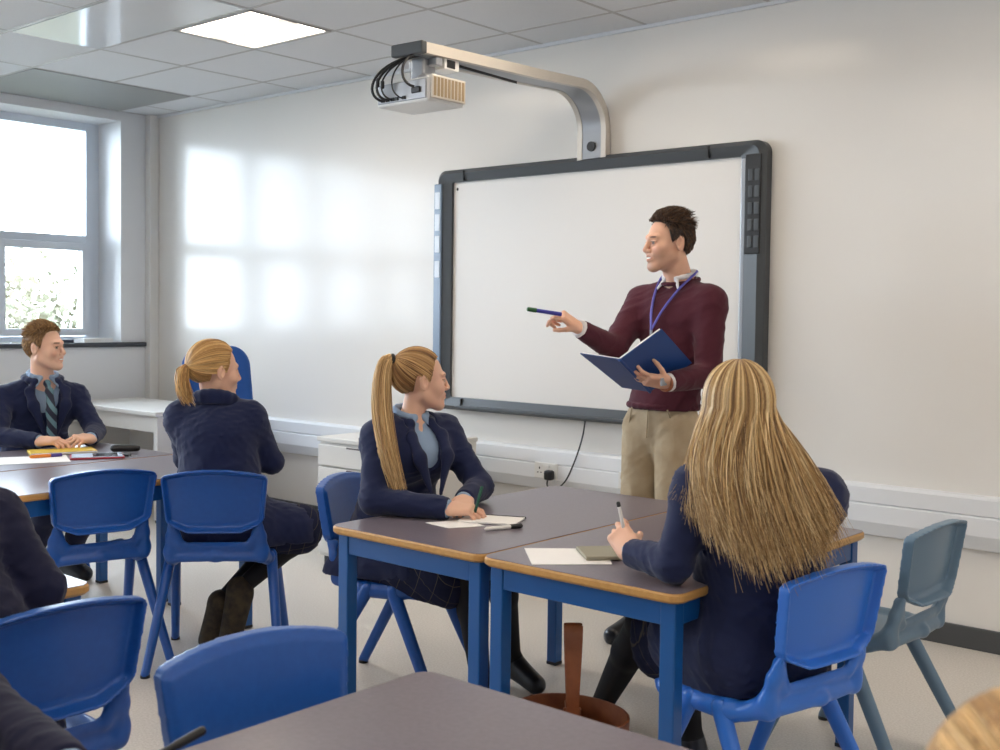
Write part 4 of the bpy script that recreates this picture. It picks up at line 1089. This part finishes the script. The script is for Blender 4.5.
# ---- girl with the low ponytail at the left
def girl_left():
    J = dict(head=(-3.885, 2.738, 1.168), neck=(-3.875, 2.735, 1.035), chest=(-3.86, 2.735, .88), waist=(-3.85, 2.74, .69), pel=(-3.82, 2.735, .555),
             shL=(-3.985, 2.645, .985), elL=(-4.09, 2.74, .79), wrL=(-4.24, 2.90, .757), shR=(-3.785, 2.84, .985), elR=(-3.775, 2.945, .785), wrR=(-3.97, 3.02, .757),
             hipR=(-3.76, 2.79, .53), hipL=(-3.87, 2.74, .53), knR=(-3.68, 3.10, .52), knL=(-3.80, 3.10, .50), anR=(-3.795, 2.80, .27), anL=(-3.90, 2.78, .20),
             toeR=(-3.80, 2.76, .08), toeL=(-3.91, 2.735, .05), fwd=(-.66, .75, 0))
    hands = dict(L=flat_hand((-.5, .86, 0), (0, 0, -1)), R=flat_hand((-.95, .3, 0), (0, 0, -1)))
    t, J, R, c, fwd, root = make_person('seated girl with a low fair ponytail seen from behind at the left table', (-3.80, 2.715, 0), J, (.20, .98, -.04), (232, 186, 160), (176, 136, 84), hands, fem=True, hs=.99)
    jacket(t, J, fwd, root, True, hem=.10, v=.14, seed=23, flare=.02, cup=.028, g=.022,
           tail=[(J['pel'], J['hipR']*.30+J['knR']*.70-A_([0, 0, .02]), .13, .105), (J['chest'], J['pel'], .14, .155)])
    shirt(t, J, fwd, root, True, 'shirt', .006); tights(t, J, root); skirt(t, J, root, .05)
    for sd in 'RL': shoe(t, J['an'+sd], J['toe'+sd], 'bootsole', 1.2, root)
    h = Hair([(226, 190, 132), (196, 152, 94), (160, 116, 66)], 13); hair_cap(c, R, .99, (168, 126, 76), t, root, .005)
    ponytail(h, c, R, .99, (math.pi-.12, -.12), 1200, .0018); h.build('hair', t, root)
    h = Hair([(226, 190, 132), (196, 152, 94), (150, 108, 62)], 14); tie = c+R@(A_([0, -.115, .012])*.99)
    tail(h, [tie, tie+R@A_([.02, -.05, .0]), tie+R@A_([.05, -.05, -.09]), tie+R@A_([.05, -.01, -.135])], 420, [.012, .028, .030, .014], .0020)
    h.build('ponytail', t, root)
    S = Sculpt(); pts = [tie+R@A_([.016*math.cos(a), -.002, .016*math.sin(a)]) for a in np.linspace(0, 2*math.pi, 12)]; S.chain(pts, [.006]*12, .004); S.mesh('hair_tie', .004, M['darker'], t, origin=root)
girl_left()

def short_hair(t, c, R, s, root, base, cap, seed, n_=1300, toplen=.03, side=.008, r=.0024, quiff=.5):
    h = Hair(base, seed); hair_cap(c, R, s, cap, t, root, .003, .04); short_strands(h, c, R, s, n_, toplen, side, r, -.25, quiff); h.build('hair', t, root, 3)

# ---- smiling boy by the window
def boy():
    J = dict(head=(-5.565, 2.880, 1.212), neck=(-5.61, 2.89, 1.05), chest=(-5.64, 2.885, .88), waist=(-5.69, 2.89, .68), pel=(-5.72, 2.89, .55),
             shR=(-5.665, 2.70, .955), elR=(-5.50, 2.60, .777), wrR=(-5.285, 2.705, .764), shL=(-5.595, 3.065, .955), elL=(-5.42, 3.08, .777), wrL=(-5.225, 2.94, .764),
             hipR=(-5.66, 2.80, .53), hipL=(-5.66, 2.98, .53), knR=(-5.26, 2.78, .52), knL=(-5.26, 3.0, .52), anR=(-5.55, 2.78, .09), anL=(-5.55, 3.0, .09),
             toeR=(-5.42, 2.76, .035), toeL=(-5.42, 3.02, .035), fwd=(1, -.22, 0))
    hands = dict(R=dict(d=(.80, .55, .05), n=(0, .2, -1), curl=(.55, .6, .7, .8), thumb=(.4, .8)), L=dict(d=(.35, -.92, .08), n=(-.3, 0, -1), curl=(.6, .7, .8, .9), thumb=(.4, .8)))
    t, J, R, c, fwd, root = make_person('smiling boy in a dark blazer and striped tie sitting by the window', (-5.72, 2.89, 0), J, (.86, .50, .03), (234, 190, 166), (110, 82, 54), hands, hs=.98, smile=.9)
    jacket(t, J, fwd, root, False, hem=.09, v=.24, seed=24, vw=.105, asz=1., g=.014)
    shirt(t, J, fwd, root, False, 'shirt', .004, asz=1.)
    n = J['neck']; S = Sculpt(); q = [n+fwd*.078-A_([0, 0, .018]), n+fwd*.125-A_([0, 0, .06]), n+fwd*.160-A_([0, 0, .16]), n+fwd*.168-A_([0, 0, .30])]
    S.ell(n+fwd*.082-A_([0, 0, .02]), (.016, .018, .018)); S.chain(q, [.012, .018, .024, .027], .008, (fwd, .35))
    tie = mat('striped_tie', srgb(28, 34, 58), .6); nt = tie.node_tree; w = nt.nodes.new('ShaderNodeTexWave'); w.inputs['Scale'].default_value = 9; w.bands_direction = 'DIAGONAL'
    cr = nt.nodes.new('ShaderNodeValToRGB'); cr.color_ramp.elements[0].position = .55; cr.color_ramp.elements[0].color = srgb(28, 34, 58); cr.color_ramp.elements[1].position = .62; cr.color_ramp.elements[1].color = srgb(96, 132, 146)
    tc = nt.nodes.new('ShaderNodeTexCoord'); nt.links.new(tc.outputs['Object'], w.inputs['Vector']); nt.links.new(w.outputs['Fac'], cr.inputs[0]); nt.links.new(cr.outputs[0], nt.nodes['Principled BSDF'].inputs['Base Color'])
    S.mesh('tie', .004, tie, t, origin=root)
    S = Sculpt()
    for sd in 'RL': leg_ops(S, J['hip'+sd], J['kn'+sd], J['an'+sd]+A_([0, 0, .03]), .016)
    S.ell(J['pel'], (.15, .17, .12), None, .05); S.mesh('trousers', .008, M['navydark'], t, disp=folds(31, .1, .004), origin=root)
    for sd in 'RL': shoe(t, J['an'+sd], J['toe'+sd], 'shoe', 1., root)
    short_hair(t, c, R, .98, root, [(196, 156, 104), (150, 112, 72), (108, 78, 50)], (128, 98, 66), 15, 2400, .030, .012, .0018, .5)
boy()
l0, z0 = chair_at(-5.98, 2.89, 1, -.1); dup(chairB, l0, z0, 'blue moulded chair under the smiling boy')

# ---- neighbours at the edge of the picture
def edge_person(label, root, J, hd, hair, fem, seed, matk='navydark', shoes=True):
    hands = dict(R=flat_hand(J.pop('hdR'), (0, 0, -1), .35), L=flat_hand(J.pop('hdL'), (0, 0, -1), .35))
    t, J, R, c, fwd, root = make_person(label, root, J, hd, (222, 175, 150), hair, hands, fem=fem, hs=.97, step=.009)
    jacket(t, J, fwd, root, False, hem=.10, v=.18, seed=seed, asz=1., g=.020, matk=matk, flare=.03)
    shirt(t, J, fwd, root, False, 'shirt', .006, asz=1.)
    S = Sculpt()
    for sd in 'RL': leg_ops(S, J['hip'+sd], J['kn'+sd], J['an'+sd]+A_([0, 0, .03]), .018)
    S.ell(J['pel'], (.17, .17, .12), None, .05); S.mesh('trousers', .008, M[matk], t, disp=folds(seed+7, .1, .004), origin=root)
    for sd in 'RL': shoe(t, J['an'+sd], J['toe'+sd], 'shoe', 1., root)
    return t, J, R, c, root
J = dict(head=(-2.70, 1.0, 1.195), neck=(-2.63, 1.02, 1.03), chest=(-2.55, 1.03, .89), waist=(-2.46, 1.06, .68), pel=(-2.43, 1.08, .555),
         shR=(-2.565, 1.20, .935), elR=(-2.465, 1.265, .772), wrR=(-2.70, 1.30, .762), shL=(-2.57, .84, .965), elL=(-2.50, .74, .778), wrL=(-2.74, .84, .762),
         hipR=(-2.47, 1.17, .53), hipL=(-2.47, .99, .53), knR=(-2.88, 1.19, .52), knL=(-2.88, .97, .52), anR=(-2.86, 1.19, .09), anL=(-2.86, .97, .09),
         toeR=(-2.99, 1.19, .035), toeL=(-2.99, .97, .035), fwd=(-1, -.05, 0), hdR=(-.95, -.3, 0), hdL=(-.95, .3, 0))
t, J, R, c, root = edge_person('person in dark blazer cut off by the left edge, back to us', (-2.43, 1.08, 0), J, (-.9, .4, 0), (90, 66, 44), False, 41)
short_hair(t, c, R, .97, root, [(96, 70, 46), (70, 50, 34)], (70, 50, 34), 42, 900)
J = dict(head=(-1.90, .50, 1.225), neck=(-1.96, .52, 1.06), chest=(-2.0, .53, .89), waist=(-2.06, .54, .68), pel=(-2.09, .54, .555),
         shL=(-1.955, .715, .975), elL=(-1.815, .815, .78), wrL=(-1.49, .80, .758), shR=(-1.93, .35, .965), elR=(-1.82, .28, .778), wrR=(-1.58, .42, .762),
         hipL=(-2.05, .63, .53), hipR=(-2.05, .45, .53), knL=(-1.62, .64, .52), knR=(-1.62, .42, .52), anL=(-1.62, .64, .09), anR=(-1.62, .42, .09),
         toeL=(-1.49, .66, .035), toeR=(-1.49, .42, .035), fwd=(1, -.05, 0), hdL=(.85, .52, .0), hdR=(.9, .3, 0))
t, J, R, c, root = edge_person('person in the bottom left corner of whom only a dark sleeve shows', (-2.09, .54, 0), J, (.9, .4, 0), (60, 44, 34), False, 51)
short_hair(t, c, R, .97, root, [(66, 48, 36), (50, 36, 28)], (50, 36, 28), 52, 900)
l0, z0 = chair_at(-2.36, .54, 1, 0); dup(chairB, l0, z0, 'blue moulded chair under the person in the bottom left corner')
J = dict(head=(-.215, .855, 1.075), neck=(-.20, .81, .935), chest=(-.19, .785, .79), waist=(-.18, .73, .60), pel=(-.17, .68, .49),
         shR=(-.03, .90, .86), elR=(.02, 1.02, .66), wrR=(-.10, 1.22, .655), shL=(-.37, .72, .86), elL=(-.45, .88, .66), wrL=(-.42, 1.12, .655),
         hipR=(-.08, .74, .47), hipL=(-.26, .66, .47), knR=(-.26, 1.10, .47), knL=(-.44, 1.02, .47), anR=(-.26, 1.14, .09), anL=(-.44, 1.06, .09),
         toeR=(-.32, 1.26, .035), toeL=(-.50, 1.18, .035), fwd=(-.45, .89, 0), hdR=(-.6, .8, 0), hdL=(-.2, .95, 0))
J = {k: (v if k in ('fwd', 'hdR', 'hdL') else (v[0]-.002, v[1]-.008, v[2]-(.042 if k in ('head', 'neck', 'chest', 'shR', 'shL', 'waist') else .02 if k[:2] not in ('an', 'to') else 0))) for k, v in J.items()}
t, J, R, c, root = edge_person('person in the bottom right corner of whom only fair hair shows', (-.17, .68, 0), J, (-.5, .86, 0), (190, 150, 95), False, 61)
h = Hair([(226, 190, 132), (196, 156, 98), (160, 120, 72)], 62); hair_cap(c, R, .97, (180, 140, 88), t, root, .008)
ponytail(h, c, R, .97, (math.pi, .1), 3500, .0011); h.build('hair', t, root)
l0, z0 = chair_at(-.05, .45, -.45, .89); l0 = (l0[0], l0[1], 0); dup(chairB, l0, z0, 'blue moulded chair under the person in the bottom right corner')

# ------------------------------------------------------------------ things on the tables
TZ = .7202
def sheet(name, P, label, z=TZ, th=.0012, mk='paper', cat='paper', group=None):
    P = A_(P, float); c = P.mean(0); o = MB().prism([tuple(p-c) for p in P], 0, th).build(name, M[mk]); o.location = (c[0], c[1], z); return tag(o, label, cat, group)
sheet('sheet_of_paper', [(-2.105, 2.580), (-1.925, 2.74), (-1.79, 2.585), (-1.95, 2.425)][::-1], 'white sheet of paper half under the loose haired girl\'s hand and notebook')
sheet('sheet_of_paper', [(-2.60, 2.665), (-2.54, 2.80), (-2.42, 2.76), (-2.48, 2.65)], 'sheet of paper under the high ponytail girl\'s writing arm')
sheet('sheet_of_paper', [(-4.92, 2.30), (-5.16, 2.40), (-5.02, 2.70), (-4.79, 2.60)], 'white sheet of paper on the left table near the boy')
t = thing('notepad', 'white notepad with a black spine under the high ponytail girl\'s hand', 'notepad', (-2.465, 2.845, TZ+.0014), math.radians(24))
MB().box((-.10, -.065, 0), (.10, .065, .006), .001).build('pages', M['paper'], t); MB().box((-.102, .063, 0), (.102, .070, .008), .001).build('spine', M['darker'], t)
def pen(label, a, b, body, capm, r=.0055, capl=.3):
    a = A_(a, float); b = A_(b, float); t = thing('pen', label, 'pen', tuple((a+b)/2)); d = b-a
    MB().tube([-d/2, -d/2+d*.06, d*(.5-capl)], [.002, r, r], 12).build('barrel', body, t)
    MB().tube([d*(.5-capl), d*.47, d*.5], [r*1.15, r*1.15, r*.7], 12).build('pen_cap', capm, t)
wp = mat('white_pen', srgb(236, 234, 230), .35); gc = mat('dark_green', srgb(24, 84, 66), .4)
pen('white pen with a black cap lying on the table in front of the notepad', (-2.365, 2.695, TZ+.007), (-2.315, 2.825, TZ+.007), wp, M['darker'], .007, .32)
pen('green topped pen in the high ponytail girl\'s writing hand', (-2.505, 2.80, .738), (-2.50, 2.835, .835), gc, gc, .005, .35)
pen('white pen with a small black tip held upright by the loose haired girl', (-1.728, 2.575, .765), (-1.755, 2.557, .905), wp, M['darker'], .005, .10)
pen('black pen poking up from the hidden hand in the bottom left corner', (-1.45, .84, .74), (-1.375, .955, .808), M['darker'], M['darker'], .006, .3)
o = MB().box((-.055, -.075, 0), (.055, .075, .012), .004).build('notebook', mat('olive_cover', srgb(150, 146, 128), .6)); o.location = (-1.885, 2.655, TZ+.0014); o.rotation_euler = (0, 0, math.radians(48)); tag(o, 'small grey green notebook by the loose haired girl\'s hand', 'notebook')
t = thing('pencil_case', 'yellow exercise book under the boy\'s hands', 'exercise book', (-5.13, 2.74, TZ), math.radians(70))
t.name = 'exercise_book'
MB().box((-.15, -.075, 0), (.15, .075, .012), .003).build('cover', mat('yellow_cover', srgb(222, 190, 70), .5), t); MB().box((-.148, -.077, .002), (.148, .0, .010), .001).build('pages', M['paper'], t)
pen('orange pen with a violet cap beside the yellow exercise book', (-5.02, 2.52, TZ+.008), (-4.99, 2.665, TZ+.008), mat('orange_pen', srgb(226, 130, 40), .4), mat('violet_cap', srgb(70, 56, 140), .4), .008, .35)
t = thing('tablet_case', 'flat red edged tablet case lying open on the left table', 'tablet case', (-4.86, 2.77, TZ), math.radians(62))
MB().box((-.12, -.085, 0), (.12, .085, .008), .003).build('cover', mat('red_cover', srgb(170, 52, 66), .5), t); MB().box((-.112, -.077, .008), (.112, .077, .0105), .001).build('pale_inside', mat('pale_blue', srgb(170, 184, 204), .4), t)
MB().box((-.02, -.06, .0105), (.09, .05, .013), .002).build('black_screen', mat('black_glass', srgb(20, 22, 26), .15), t)
t = thing('glasses_case', 'small black glasses case on the far side of the left table', 'case', (-4.93, 2.96, TZ), math.radians(50))
S = Sculpt(); S.cap((-.05, 0, .02), (.05, 0, .02), .022, .02, .01, ((0, 0, 1), .85)); S.mesh('case_body', .004, M['darker'], t)
MB().tube([(-.07, -.005, .019), (.07, -.005, .019)], [.003, .003], 6).build('zip', M['silver'], t)
t = thing('key_fob', 'black and silver key fob between the glasses case and the red edged tablet case', 'keys', (-4.80, 2.88, TZ), math.radians(20))
MB().box((-.035, -.012, 0), (.03, .012, .012), .005).build('fob_body', M['darker'], t); MB().tube([A_([.045+.018*math.cos(a), .018*math.sin(a), .003]) for a in np.linspace(0, 6.28, 18)], .0018, 6).build('key_ring', M['silver'], t)

# leather bag on the floor by the tables
def bag():
    t = thing('leather_bag', 'round open tan leather bag with a tall looped handle standing on the floor', 'bag', (-1.90, 2.555, 0))
    Rm, hgt = .150, .285
    m = MB(); n = 40; rings = [(Rm*.86, 0), (Rm*.97, .02), (Rm, .10), (Rm*1.04, hgt-.008), (Rm*1.045, hgt), (Rm*1.0, hgt), (Rm*.985, hgt-.01), (Rm*.95, .10), (Rm*.84, .012)]
    V = []
    for r, z in rings: V += [(r*math.cos(2*math.pi*k/n)*1.12, r*math.sin(2*math.pi*k/n)*.88, z) for k in range(n)]
    F = [[i*n+k, i*n+(k+1) % n, (i+1)*n+(k+1) % n, (i+1)*n+k] for i in range(len(rings)-1) for k in range(n)]+[list(range(n)), [8*n+k for k in range(n)]]
    m.add(V, F, 0, True); m.build('bag_body', M['leather'], t)
    m = MB().prism([(Rm*.93*1.12*math.cos(2*math.pi*k/n), Rm*.93*.88*math.sin(2*math.pi*k/n)) for k in range(n)], .012, .02); m.build('lining', M['leatherin'], t)
    for g_ in (0, 1):
        path = A_(catmull([(.0, .125*(1 if g_ else -1)*.0+(.02 if g_ else -.02)+0, .26), (0, .030*(1 if g_ else -1), .37), (0, .028*(1 if g_ else -1), .49), (0, .014*(1 if g_ else -1), .532), (0, 0, .54)], 8))
        S = MB(); P = []
        w = .021
        d = A_([.76, .65, 0]); nn = A_([-.65, .76, 0])
        for p in path: w = .015+.012*(p[2]-.26)/.28-(.006 if p[2] > .535 else 0); c_ = nn*p[1]+A_([0, 0, p[2]]); P += [c_-d*w-nn*.003, c_+d*w-nn*.003, c_+d*w+nn*.003, c_-d*w+nn*.003]
        k_ = len(path); F = [[4*i+j, 4*i+(j+1) % 4, 4*i+4+(j+1) % 4, 4*i+4+j] for i in range(k_-1) for j in range(4)]+[[0, 1, 2, 3], [4*k_-4, 4*k_-3, 4*k_-2, 4*k_-1]]
        S.add(P, F, 0, True); S.build('handle', M['leather'], t)
    MB().box((-.026, -.006, .0), (.026, .006, .05), .004, R=np.stack([A_([.76, .65, 0]), A_([-.65, .76, 0]), A_([0, 0, 1.])], 1), c=(0, 0, .245)).build('handle_tab', M['leather'], t)
    MB().box((-Rm*1.05, -.014, .255), (Rm*1.05, .014, .27), .004, R=np.stack([A_([-.65, .76, 0])*.9, A_([-.76, -.65, 0]), A_([0, 0, 1.])], 1)).build('cross_strap', M['leather'], t)
bag()

# pale box and papers on the sill, and the tree outside
o = MB().box((-.08, -.12, 0), (.08, .12, .035), .004).build('storage_tray', M['white']); o.location = (-8.02, 4.54, SZ); tag(o, 'small white tray on the window sill beside the reveal', 'tray')
o = MB().box((-.06, -.09, 0), (.06, .09, .03), .003).build('book', mat('dark_book', srgb(48, 56, 76), .5)); o.location = (-7.95, 4.22, SZ); tag(o, 'dark blue book lying flat on the window sill above the boy', 'book')

def tree(label, loc, h, r, seed):
    rs = np.random.RandomState(seed); t = thing('tree', label, 'tree', loc, 0, 'trees beyond the window')
    m = MB().tube(catmull([(0, 0, 0), (.05, .1, h*.35), (-.1, 0, h*.8)], 6), [.16]*7+[.10]*6, 8)
    for k in range(14):
        a = rs.rand()*6.28; z = h*(.3+.5*rs.rand()); m.tube(bez([(0, 0, z), (r*.4*math.cos(a), r*.4*math.sin(a), z+.3), (r*.8*math.cos(a), r*.8*math.sin(a), z+.9)], 6), np.linspace(.05, .015, 6), 5)
    m.build('trunk', mat('bark', srgb(110, 96, 82), .9), t)
    N = 9000; d = rs.normal(size=(N, 3)); d /= np.linalg.norm(d, axis=1)[:, None]; cl = rs.normal(size=(60, 3)); cl /= np.linalg.norm(cl, axis=1)[:, None]
    cl = cl*rs.uniform(.35, 1, (60, 1))*[r, r, h*.42]; P = cl[rs.randint(0, 60, N)]+d*rs.rand(N, 1)**.4*r*.32+[0, 0, h*.66]
    u = rs.normal(size=(N, 3)); u /= np.linalg.norm(u, axis=1)[:, None]; v = np.cross(u, rs.normal(size=(N, 3))); v /= np.linalg.norm(v, axis=1)[:, None]; sz = .07
    V = np.stack([P-u*sz, P+v*sz*.6, P+u*sz, P-v*sz*.6], 1).reshape(-1, 3); me = bpy.data.meshes.new('foliage'); F = np.arange(4*N).reshape(-1, 4)
    me.from_pydata(V.tolist(), [], F.tolist()); me.materials.append(M['leaf']); link('foliage', me, t)
M['leaf'] = mat('pale_autumn_leaf', srgb(84, 88, 70), .7, noise=(.8, srgb(104, 98, 80), .15))
tree('bushy pale green tree outside the window, nearest to the wall corner', (-14.5, 7.6, -4.4), 6.1, 1.9, 1)
tree('bushy pale green tree outside the window, further left of the picture', (-15.2, 3.0, -4.4), 6.3, 1.9, 2)
struct(MB().box((-60, -30, -4.6), (-9.2, 60, -4.4)).build('ground', mat('grass_ground', srgb(60, 66, 48), .9)))
